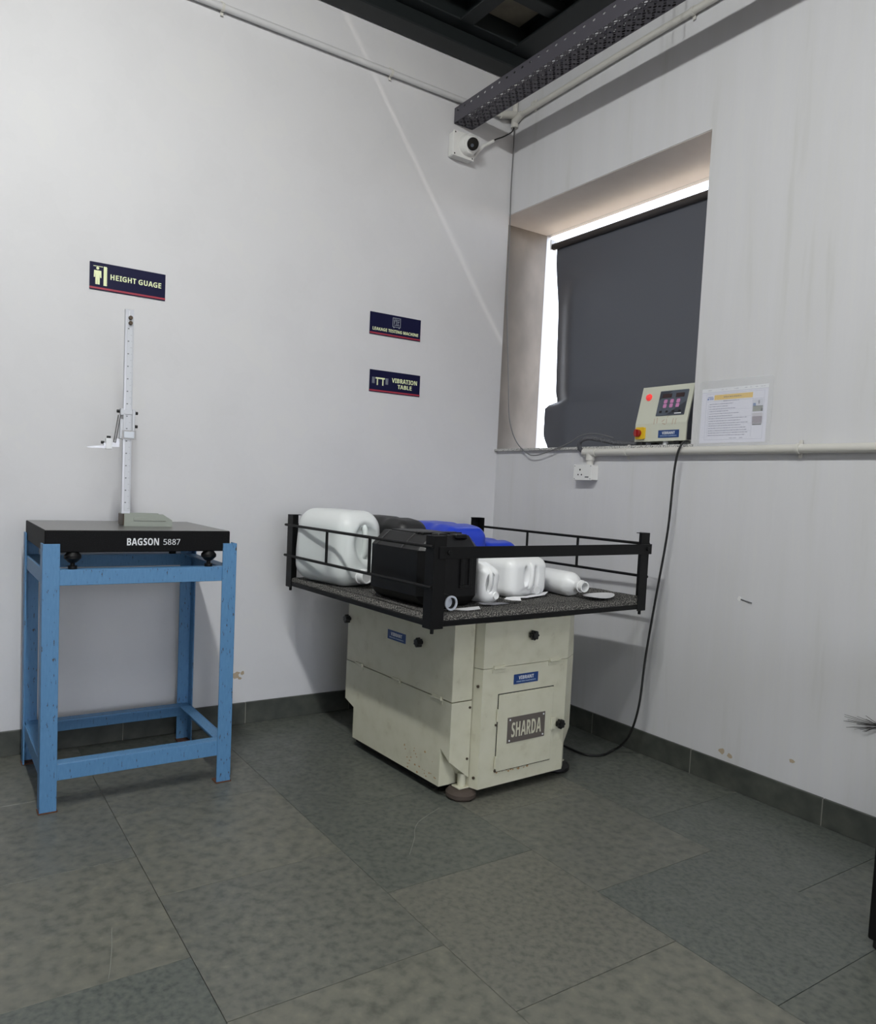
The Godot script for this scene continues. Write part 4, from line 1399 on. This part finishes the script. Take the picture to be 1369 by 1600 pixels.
# ---------------------------------------------------------------- printed notice in a sleeve
func build_notice() -> void:
	var t := thing("printed_notice", "printed instruction sheet with yellow heading in a clear sleeve beside the window", "notice", Vector3(-0.001, 1.6205, 1.594), RIGHT)
	var img := Image.create(640, 500, false, Image.FORMAT_RGB8)
	img.fill(c8(226, 226, 238))
	img.fill_rect(Rect2i(0, 0, 640, 34), c8(232, 234, 238))
	img.fill_rect(Rect2i(0, 34, 640, 3), c8(176, 182, 200))
	var rng := RandomNumberGenerator.new()
	rng.seed = 77
	for x: int in [60, 84, 196, 236, 320, 336, 420, 470, 520, 570, 596]:
		img.fill_rect(Rect2i(x, 14, rng.randi_range(8, 26), 5), c8(176, 176, 190))
	var line := c8(164, 168, 190)
	for e: Array in [[48, 50, 560, 2], [48, 470, 560, 2], [48, 50, 2, 422], [606, 50, 2, 422], [502, 110, 2, 340], [48, 118, 560, 2], [72, 150, 2, 300]]:
		img.fill_rect(Rect2i(e[0], e[1], e[2], e[3]), line)
	img.fill_rect(Rect2i(128, 62, 372, 46), c8(232, 194, 74))
	for i in 9:
		img.fill_rect(Rect2i(220 + i * 20, 80, rng.randi_range(9, 17), 9), c8(132, 112, 56))
	img.fill_rect(Rect2i(62, 76, 54, 6), c8(66, 96, 176))
	img.fill_rect(Rect2i(58, 88, 16, 16), c8(66, 96, 176))
	for i in 3:
		img.fill_rect(Rect2i(80 + i * 14, 86, 10, 18), c8(96, 122, 190))
	for i in 8:
		img.fill_rect(Rect2i(220 + i * 20, 116, rng.randi_range(9, 15), 8), c8(120, 120, 138))
	var y := 142
	for k in 14:
		var x := 84
		var end := rng.randi_range(250, 380) if k < 6 else rng.randi_range(380, 490)
		while x < end:
			var w := rng.randi_range(6, 26)
			img.fill_rect(Rect2i(x, y, w, 6), c8(132, 134, 154))
			x += w + 5
		y += 22
		if k % 3 == 2:
			img.fill_rect(Rect2i(48, y - 8, 454, 1), line)
	# two small pictures on the right
	img.fill_rect(Rect2i(508, 126, 92, 62), c8(206, 208, 220))
	img.fill_rect(Rect2i(508, 160, 26, 30), c8(92, 120, 172))
	img.fill_rect(Rect2i(556, 138, 12, 30), c8(128, 128, 142))
	img.fill_rect(Rect2i(508, 188, 92, 46), c8(134, 138, 130))
	img.fill_rect(Rect2i(508, 184, 92, 6), c8(92, 98, 96))
	img.fill_rect(Rect2i(582, 206, 18, 28), c8(78, 80, 82))
	img.fill_rect(Rect2i(508, 246, 92, 34), c8(200, 196, 206))
	img.fill_rect(Rect2i(508, 276, 92, 62), c8(140, 130, 142))
	img.fill_rect(Rect2i(512, 340, 84, 12), c8(86, 82, 88))
	for x: int in [300, 340, 400]:
		img.fill_rect(Rect2i(x, 456, 30, 5), c8(150, 150, 168))
	var m := mat("notice_print", Color.WHITE, 0.5)
	m.albedo_texture = ImageTexture.create_from_image(img)
	var w := 0.318
	var h := 0.241
	var s := SurfaceTool.new()
	s.begin(Mesh.PRIMITIVE_TRIANGLES)
	s.set_smooth_group(-1)
	var P := [Vector3(-w / 2, -h / 2, 0.0012), Vector3(w / 2, -h / 2, 0.0012), Vector3(w / 2, h / 2, 0.0012), Vector3(-w / 2, h / 2, 0.0012)]
	var U := [Vector2(0, 1), Vector2(1, 1), Vector2(1, 0), Vector2(0, 0)]
	for i: int in [0, 2, 1, 0, 3, 2]:
		s.set_uv(U[i])
		s.add_vertex(P[i])
	s.generate_normals()
	inst("printed_sheet", s.commit(), m, t)
	box_part("sheet_back", Vector3(0, 0, 0.0005), Vector3(w, h, 0.0008), M("paper_white"), t, 0.0)
	var q := begin()
	extrude(q, round_rect(0.352, 0.288, 0.012), 0.0006, Transform3D(Basis(), Vector3(0.004, 0.012, 0.002)))
	tag(obj("sleeve", q, M("sleeve"), t), "clear plastic sleeve")

# ---------------------------------------------------------------- conduits
func clip(parent: Node, at: Vector3, axis: Vector3, out: Vector3, r: float) -> void:
	var s := begin()
	var side := axis.cross(out).normalized()
	rod(s, at, axis, r + 0.0035, 0.014, 14)
	for k: float in [-1.0, 1.0]:
		cbox(s, at - out * (r - 0.003) + side * k * (r + 0.008), Vector3(0.014, 0.006, 0.018), 0.001, Basis(axis, out, axis.cross(out)))
	obj("clip", s, M("pvc"), parent)

func build_conduits() -> void:
	var r := 0.016
	var t := thing("conduit", "white plastic conduit running along the plain wall high above the signs", "conduit", Vector3(-2.0, 3.434, 0.0215), 0.0, "white wall conduits")
	var s := begin()
	tube(s, [Vector3(-5.9, 0, 0), Vector3(1.80, 0, 0)], r, 14)
	obj("pipe", s, M("pvc_wall"), t)
	for x: float in [-3.4, -2.6, -1.35, -0.693, 0.21, 1.13]:
		clip(t, Vector3(x, 0, 0), Vector3(1, 0, 0), Vector3(0, 0, 1), r)
	t = thing("conduit", "white plastic conduit running above the tray shadow over the window", "conduit", Vector3(-0.0215, 3.452, 1.0), 0.0, "white wall conduits")  # the dark band below it is only the shadow cast by the tray
	s = begin()
	tube(s, [Vector3(0, -0.012, -0.93), Vector3(0, 0.004, 0.0), Vector3(0, 0.012, 6.1)], r, 14)
	obj("pipe", s, M("pvc"), t)
	for z: float in [-0.80, 0.26, 1.3, 2.3, 3.3]:
		clip(t, Vector3(0, 0.004, z), Vector3(0, 0, 1), Vector3(-1, 0, 0), r)
	# tee in the corner, with a stub going up and an open end below
	t = thing("conduit_junction", "white plastic conduit tee in the corner with cables leaving its lower end", "conduit", Vector3(-0.022, 3.44, 0.035))
	s = begin()
	tube(s, [Vector3(0, 0.19, 0), Vector3(0, -0.02, 0)], r, 14)
	tube(s, [Vector3(0, 0.03, 0), Vector3(0, -0.055, 0)], 0.021, 14)
	tube(s, [Vector3(0, -0.02, 0), Vector3(0, 0.004, 0.06)], 0.021, 14)
	obj("tee", s, M("pvc"), t)
	s = begin()
	tube(s, [Vector3(0, 0.02, 0.0), Vector3(-0.055, 0.005, 0.005), Vector3(-0.11, -0.01, 0.0)], 0.021, 14)
	obj("elbow", s, M("pvc"), t)
	s = begin()
	tube(s, [Vector3(-0.10, -0.008, 0.0), Vector3(-0.21, -0.006, -0.014)], r, 14)
	obj("stub", s, M("pvc"), t)
	# lower run under the sill
	t = thing("conduit", "white plastic conduit running level with the window sill to the right", "conduit", Vector3(-0.0265, 1.466, 2.5), 0.0, "white wall conduits")
	s = begin()
	tube(s, [Vector3(0, 0, -1.735), Vector3(0, 0, 4.6)], 0.0185, 14)
	obj("pipe", s, M("pvc"), t)
	s = begin()
	tube(s, [Vector3(0, 0, -1.745), Vector3(0, 0, -1.66)], 0.0225, 14)
	tube(s, [Vector3(0, -0.005, -1.70), Vector3(0, -0.042, -1.70)], 0.0225, 14)
	obj("tee", s, M("pvc"), t)
	s = begin()
	tube(s, [Vector3(0, -0.03, -1.70), Vector3(0, -0.068, -1.70)], 0.0175, 14)
	obj("drop", s, M("pvc"), t)
	for z: float in [-1.46, -0.585, 0.3, 1.2]:
		clip(t, Vector3(0, 0, z), Vector3(0, 0, 1), Vector3(-1, 0, 0), 0.0185)
	# socket box below it
	t = thing("socket_outlet", "white surface-mounted socket box hanging under the conduit below the sill", "socket", Vector3(0, 1.361, 0.775), RIGHT)
	s = begin()
	cbox(s, Vector3(0, 0, 0.024), Vector3(0.126, 0.078, 0.048), 0.003)
	obj("back_box", s, M("white_plastic"), t)
	s = begin()
	cbox(s, Vector3(0, 0, 0.0495), Vector3(0.128, 0.082, 0.005), 0.002)
	var fp := obj("face_plate", s, M("white_plastic"), t)
	for e: Array in [[-0.018, 0.014, 0.0055], [-0.030, -0.012, 0.0045], [-0.006, -0.012, 0.0045]]:
		s = begin()
		rod(s, Vector3(e[0], e[1], 0.0518), Vector3(0, 0, 1), e[2], 0.002, 10)
		obj("socket_hole", s, M("black_gap"), fp)
	for e: Array in [[-0.056, 0.033], [0.056, 0.033], [-0.056, -0.033], [0.056, -0.033]]:
		s = begin()
		rod(s, Vector3(e[0], e[1], 0.0518), Vector3(0, 0, 1), 0.003, 0.002, 8)
		obj("screw", s, M("scale_marks"), fp)
	s = begin()
	cbox(s, Vector3(0.032, -0.024, 0.0518), Vector3(0.026, 0.006, 0.001), 0.0)
	obj("print", s, M("scale_marks"), fp)

# ---------------------------------------------------------------- perforated tray
func build_tray() -> void:
	var x0 := -0.44
	var x1 := -0.305
	var y := 3.305
	var z0 := 0.012
	var zl := 3.6
	var t := thing("cable_tray", "dark grey perforated steel cable tray running from the wall under the ceiling beams", "cable tray", Vector3(x0, y, z0))
	var w := x1 - x0
	# floor of the tray: cells, each with a slotted hole
	var s := begin()
	var nc := 5
	var cw := w / nc
	var cl := 0.0275
	var th := 0.002
	for j in int(zl / cl):
		for i in nc:
			var c := Vector3((i + 0.5) * cw, 0, (j + 0.5) * cl)
			var hole := (i + j) % 2 == 0
			var o := []
			var q := []
			for k in 8:
				var a := TAU * (k + 0.5) / 8.0
				var d := Vector2(cos(a), sin(a))
				var sc := maxf(absf(d.x), absf(d.y))
				o.append(c + Vector3(d.x / sc * cw / 2, 0, d.y / sc * cl / 2))
				q.append(c + Vector3(d.x * cw * 0.25, 0, d.y * cl * 0.38))
			for k in 8:
				var k2 := (k + 1) % 8
				var up := Vector3(0, th, 0)
				if hole:
					quad(s, o[k], o[k2], q[k2], q[k])
					quad(s, o[k] + up, q[k] + up, q[k2] + up, o[k2] + up)
					quad(s, q[k], q[k2], q[k2] + up, q[k] + up)
				else:
					tri(s, c, o[k], o[k2])
					tri(s, c + up, o[k2] + up, o[k] + up)
	obj("tray_floor", s, M("tray_steel"), t)
	# two flanges with a row of holes and a folded lip
	for e: Array in [[0.0, 1.0], [w, -1.0]]:
		s = begin()
		var fh := 0.080
		var hl := 0.06
		for j in int(zl / hl):
			var zc := (j + 0.5) * hl
			var x: float = e[0]
			var c := Vector3(x, fh * 0.74, zc)
			var o := [Vector3(x, fh, zc - hl / 2), Vector3(x, fh, zc + hl / 2), Vector3(x, fh * 0.5, zc + hl / 2), Vector3(x, fh * 0.5, zc - hl / 2)]
			var q := []
			for k in 8:
				var a := PI * 0.75 - TAU * k / 8.0
				q.append(c + Vector3(0, sin(a) * 0.006, cos(a) * 0.009))
			for k in 4:
				var k2 := (k + 1) % 4
				for dx: float in [0.0, th * e[1]]:
					var off := Vector3(dx, 0, 0)
					tri(s, o[k] + off, o[k2] + off, q[(k * 2 + 1) % 8] + off)
					tri(s, o[k] + off, q[(k * 2 + 1) % 8] + off, q[(k * 2) % 8] + off)
					tri(s, o[k2] + off, q[(k * 2 + 2) % 8] + off, q[(k * 2 + 1) % 8] + off)
		span(s, Vector3(e[0], 0, 0), Vector3(e[0] + th * e[1], fh * 0.5, zl), 0.0)
		span(s, Vector3(e[0], fh - th, 0), Vector3(e[0] + 0.012 * e[1], fh, zl), 0.0005)
		obj("flange", s, M("tray_steel"), t)
	# end plate against the wall and its bolts
	s = begin()
	span(s, Vector3(0.004, 0.055, -0.010), Vector3(0.05, 0.084, -0.004), 0.001)
	span(s, Vector3(0.004, 0.0, -0.010), Vector3(w, 0.055, -0.004), 0.001)
	obj("end_plate", s, M("tray_steel"), t)
	for z: float in [1.3, 3.2]:
		s = begin()
		tube(s, [Vector3(w / 2, 0.0, z), Vector3(w / 2, 0.43, z)], 0.005, 8)
		obj("hanger", s, M("steel"), t)

# ---------------------------------------------------------------- security camera
func build_camera() -> void:
	var t := thing("security_camera", "white turret security camera on a square box near the ceiling corner", "camera", Vector3(-0.392, 3.178, 0))
	var s := begin()
	cbox(s, Vector3(-0.004, 0, 0.024), Vector3(0.142, 0.135, 0.048), 0.006)
	var b := obj("back_box", s, M("white_plastic"), t)
	s = begin()
	cbox(s, Vector3(-0.004, 0, 0.051), Vector3(0.146, 0.139, 0.007), 0.003)
	var lid := obj("lid", s, M("white_plastic"), b)
	for e: Array in [[-0.066, 0.058], [0.058, 0.058], [-0.066, -0.058], [0.058, -0.058]]:
		s = begin()
		rod(s, Vector3(e[0], e[1], 0.0548), Vector3(0, 0, 1), 0.0045, 0.002, 8)
		obj("screw", s, M("black_gap"), lid)
	var zf := Transform3D(Basis(Vector3(1, 0, 0), Vector3(0, 0, 1), Vector3(0, -1, 0)), Vector3(0.018, 0.004, 0.0545))
	s = begin()
	lathe(s, [Vector2(0.058, 0), Vector2(0.058, 0.012), Vector2(0.054, 0.028), Vector2(0.050, 0.034), Vector2(0, 0.036)], 32, zf)
	obj("turret", s, M("white_plastic"), t)
	# eyeball turned towards the middle of the room
	var d := Vector3(-0.30, -0.30, 0.90).normalized()
	var x := Vector3.UP.cross(d).normalized()
	var ball := Transform3D(Basis(x, d, x.cross(d)), Vector3(0.026, 0.004, 0.078))
	s = begin()
	var prof := []
	for i in 15:
		var a := -PI / 2 + i * (PI / 2 + 0.86) / 14.0
		prof.append(Vector2(cos(a) * 0.05, sin(a) * 0.05))
	lathe(s, prof, 32, ball, false)
	var eye := obj("eyeball", s, M("white_plastic"), t)
	s = begin()
	lathe(s, [Vector2(0.0335, 0.036), Vector2(0.0335, 0.0405), Vector2(0.030, 0.043), Vector2(0.0295, 0.0415), Vector2(0, 0.0425)], 32, ball)
	obj("lens_window", s, M("lens_black"), eye)
	s = begin()
	lathe(s, [Vector2(0.009, 0.042), Vector2(0.009, 0.0445), Vector2(0.006, 0.045), Vector2(0, 0.0435)], 20, ball * Transform3D(Basis(), Vector3(-0.004, 0, 0.008)))
	obj("lens", s, M("panel_grey"), eye)
	# short plastic sleeve that carries the lead away
	s = begin()
	tube(s, curve([Vector3(0.066, -0.040, 0.024), Vector3(0.09, -0.030, 0.03), Vector3(0.11, 0.0, 0.03), Vector3(0.15, 0.045, 0.03), Vector3(0.19, 0.072, 0.03), Vector3(0.222, 0.095, 0.03)], 5), 0.010, 10)
	obj("lead_sleeve", s, M("white_plastic"), t)

# ---------------------------------------------------------------- cables
func build_cables() -> void:
	var t := thing("power_cord", "black power cord hanging from the control box to the floor behind the machine", "cord", Vector3(-0.06, 0, 1.25))
	var s := begin()
	var o := Vector3(-0.06, 0, 1.25)
	var pts := [Vector3(-0.012, 1.512, 1.385), Vector3(-0.050, 1.492, 1.377), Vector3(-0.060, 1.39, 1.358), Vector3(-0.060, 1.10, 1.343), Vector3(-0.066, 0.79, 1.307), Vector3(-0.085, 0.50, 1.285), Vector3(-0.11, 0.27, 1.286), Vector3(-0.118, 0.13, 1.255), Vector3(-0.118, 0.05, 1.205), Vector3(-0.135, 0.009, 1.16), Vector3(-0.22, 0.008, 1.178), Vector3(-0.29, 0.008, 1.14), Vector3(-0.30, 0.008, 1.04), Vector3(-0.32, 0.02, 0.93), Vector3(-0.40, 0.05, 0.80), Vector3(-0.50, 0.07, 0.70)]
	var rel := []
	for p: Vector3 in pts:
		rel.append(p - o)
	tube(s, curve(rel, 7), 0.0055, 10)
	obj("lead", s, M("cable_black"), t)

	t = thing("flexible_hose", "short grey corrugated hose curling from the conduit onto the sill", "hose", Vector3(0, 1.497, 0.8))
	s = begin()
	o = Vector3(0, 1.497, 0.8)
	rel = []
	for p: Vector3 in [Vector3(-0.02, 1.466, 0.757), Vector3(-0.026, 1.486, 0.724), Vector3(-0.022, 1.522, 0.716), Vector3(-0.006, 1.543, 0.752), Vector3(0.012, 1.535, 0.82), Vector3(0.028, 1.517, 0.92), Vector3(0.035, 1.512, 1.00), Vector3(0.04, 1.512, 1.055)]:
		rel.append(p - o)
	var c := curve(rel, 16)
	var rad := []
	for i in c.size():
		rad.append(0.0125 if i % 2 == 0 else 0.0105)
	tube(s, c, rad, 12, -1)
	obj("corrugated_tube", s, M("hose_grey"), t)

	t = thing("wire", "thin grey wire drooping down the window corner and onto the sill", "wire", Vector3(-0.02, 2.5, 0.05))
	o = Vector3(-0.02, 2.5, 0.05)
	s = begin()
	rel = []
	for p: Vector3 in [Vector3(-0.022, 3.392, 0.035), Vector3(-0.018, 3.25, 0.030), Vector3(-0.012, 3.03, 0.020), Vector3(-0.012, 2.75, 0.030), Vector3(-0.012, 2.46, 0.032), Vector3(-0.012, 2.15, 0.06), Vector3(-0.012, 1.886, 0.091), Vector3(-0.02, 1.68, 0.125), Vector3(-0.03, 1.545, 0.205), Vector3(-0.034, 1.470, 0.31), Vector3(-0.034, 1.455, 0.393), Vector3(-0.032, 1.485, 0.53), Vector3(-0.024, 1.520, 0.64), Vector3(-0.012, 1.554, 0.70), Vector3(0.004, 1.567, 0.76), Vector3(0.016, 1.562, 0.82), Vector3(0.03, 1.542, 0.90)]:
		rel.append(p - o)
	tube(s, curve(rel, 6), 0.0032, 8)
	obj("lead", s, M("cable_grey"), t)

	t = thing("wire", "black camera lead running from the corner tee down to the security camera", "wire", Vector3(-0.1, 3.3, 0.03))
	o = Vector3(-0.1, 3.3, 0.03)
	s = begin()
	rel = []
	for p: Vector3 in [Vector3(-0.026, 3.392, 0.037), Vector3(-0.045, 3.355, 0.04), Vector3(-0.10, 3.315, 0.036), Vector3(-0.15, 3.288, 0.032), Vector3(-0.182, 3.266, 0.030)]:
		rel.append(p - o)
	tube(s, curve(rel, 6), 0.0036, 8)
	obj("lead", s, M("cable_black"), t)

# ---------------------------------------------------------------- desk whose leg shows at the right border
func build_desk() -> void:
	var t := thing("desk", "black steel desk leg standing at the right border of the picture", "desk", Vector3(-0.38, 0, 3.1))
	for e: Array in [[-0.29, -0.46], [0.29, -0.46], [-0.29, 0.46], [0.29, 0.46]]:
		var s := begin()
		cbox(s, Vector3(e[0], 0.375, e[1]), Vector3(0.05, 0.70, 0.05), 0.004)
		var l := obj("leg", s, M("black_steel"), t)
		s = begin()
		rod(s, Vector3(e[0], 0.0125, e[1]), Vector3.UP, 0.018, 0.025, 16)
		obj("foot", s, M("black_plastic"), l)
	box_part("top", Vector3(0, 0.74, 0), Vector3(0.66, 0.03, 1.0), M("black_steel"), t, 0.004)

# ---------------------------------------------------------------- scraps, marks
func sheet(called: String, label: String, at: Vector3, turn: float, outline: PackedVector2Array, m: Material, curl: float, group := "") -> void:
	var t := thing(called, label, "paper", at, turn, group)
	var s := begin()
	var n := Geometry2D.triangulate_polygon(outline)
	var H := func(v: Vector2) -> Vector3: return Vector3(v.x, 0.0008 + curl * (v.x * v.x + v.y * v.y), v.y)
	for i in range(0, n.size(), 3):
		var a: Vector3 = H.call(outline[n[i]])
		var b: Vector3 = H.call(outline[n[i + 1]])
		var c: Vector3 = H.call(outline[n[i + 2]])
		if (b - a).cross(c - a).y < 0:
			var q := b
			b = c
			c = q
		tri(s, a, b, c)
		var d := Vector3(0, -0.0006, 0)
		tri(s, a + d, c + d, b + d)
	for i in outline.size():
		var a: Vector3 = H.call(outline[i])
		var b: Vector3 = H.call(outline[(i + 1) % outline.size()])
		var d := Vector3(0, -0.0006, 0)
		quad(s, a, b, b + d, a + d)
	obj("sheet", s, m, t)

func build_small() -> void:
	var y := 0.7838
	# label sheets fallen on the mat
	var oval := PackedVector2Array()
	for i in 20:
		var a := TAU * i / 20.0
		oval.append(Vector2(cos(a) * 0.105, sin(a) * 0.075 * (1.0 if sin(a) < 0 else 0.55)))
	sheet("paper_label", "curved white label sheet lying in front of the bottle mouth", on_machine(Vector3(0.435, y + 0.006, 0.478)), 0.30, oval, M("paper_label"), 0.9, "loose papers on the mat")
	sheet("paper_scrap", "white paper slip lying under the mouth of the black jerrycan", on_machine(Vector3(-0.36, y, 0.50)), 0.1, PackedVector2Array([Vector2(-0.11, -0.02), Vector2(0.0, -0.03), Vector2(0.085, -0.026), Vector2(0.05, 0.02), Vector2(-0.02, 0.022), Vector2(-0.05, 0.0)]), M("paper_white"), 0.3, "loose papers on the mat")
	sheet("paper_scrap", "torn paper under the wider white jug, reaching towards the bottle", on_machine(Vector3(0.115, y + 0.004, 0.36)), 0.12, PackedVector2Array([Vector2(-0.11, -0.02), Vector2(0.0, -0.03), Vector2(0.13, -0.045), Vector2(0.15, -0.03), Vector2(0.09, 0.0), Vector2(0.03, -0.004), Vector2(-0.04, 0.01), Vector2(-0.10, 0.012)]), M("paper_label"), 0.5, "loose papers on the mat")
	sheet("paper_scrap", "small torn paper scrap between the two white jugs", on_machine(Vector3(-0.055, y + 0.004, 0.43)), 0.5, PackedVector2Array([Vector2(-0.03, -0.03), Vector2(0.02, -0.04), Vector2(0.05, 0.01), Vector2(0.01, 0.03), Vector2(-0.04, 0.01)]), M("paper_white"), 6.0, "loose papers on the mat")
	sheet("paper_scrap", "grey crumpled wrapper under the narrow white jug", on_machine(Vector3(-0.165, y, 0.445)), 0.0, PackedVector2Array([Vector2(-0.09, -0.02), Vector2(0.05, -0.02), Vector2(0.06, 0.015), Vector2(-0.02, 0.012), Vector2(-0.08, 0.02)]), M("paper_dark"), 1.0, "loose papers on the mat")
	# frayed wire sticking out at the right border
	var t := thing("frayed_wire", "frayed bundle of dark wire strands sticking out by the right wall", "wire", Vector3(-0.01, 0.452, 2.36))
	var rng := RandomNumberGenerator.new()
	rng.seed = 8
	var s := begin()
	for i in 16:
		var dy := rng.randf_range(-0.045, 0.03)
		var dz := rng.randf_range(-0.19, -0.11)
		tube(s, curve([Vector3(0, 0, 0), Vector3(-0.004, dy * 0.2, -0.07), Vector3(-0.006 - rng.randf() * 0.02, dy, dz)], 4), [0.0014, 0.0013, 0.0013, 0.0012, 0.0012, 0.001, 0.0009, 0.0008, 0.0006], 4)
	obj("strands", s, M("hair_wire"), t).set_meta("kind", "stuff")
	s = begin()
	tube(s, [Vector3(0, 0, -0.01), Vector3(0, 0, 0.16)], 0.004, 8)
	obj("sheath", s, M("cable_black"), t)
	# plug of filler with a dark stub in the right wall
	t = thing("wall_plug", "small white filler plug with a dark pin in the right wall", "wall plug", Vector3(0, 0.828, 1.69), RIGHT)
	s = begin()
	extrude(s, blot(rng, 0.011), 0.002)
	obj("filler", s, M("stain_white"), t)
	s = begin()
	tube(s, [Vector3(0.008, 0.0, 0.003), Vector3(0.06, -0.008, 0.005)], 0.002, 6)
	obj("pin", s, M("scale_marks"), t)
	# old marks in the plaster
	var wl := get_node("wall_left")
	s = begin()
	for e: Array in [[-1.62, 0.255, 0.02], [-1.585, 0.262, 0.013], [-1.60, 0.235, 0.01]]:
		extrude(s, blot(rng, e[2]), 0.0006, Transform3D(Basis(), Vector3(e[0], e[1], 0)))
	obj("plaster_scar", s, M("stain_tan"), wl)
	var wr := get_node("wall_right")
	s = begin()
	for e: Array in [[0.15, 1.66, 0.014], [0.14, 1.70, 0.012], [0.21, 1.97, 0.011]]:
		extrude(s, blot(rng, e[2]), 0.0006, Transform3D(Basis(Vector3(0, 0, 1), Vector3.UP, Vector3(-1, 0, 0)), Vector3(0, e[0], e[1])))
	obj("plaster_scar", s, M("stain_tan"), wr)
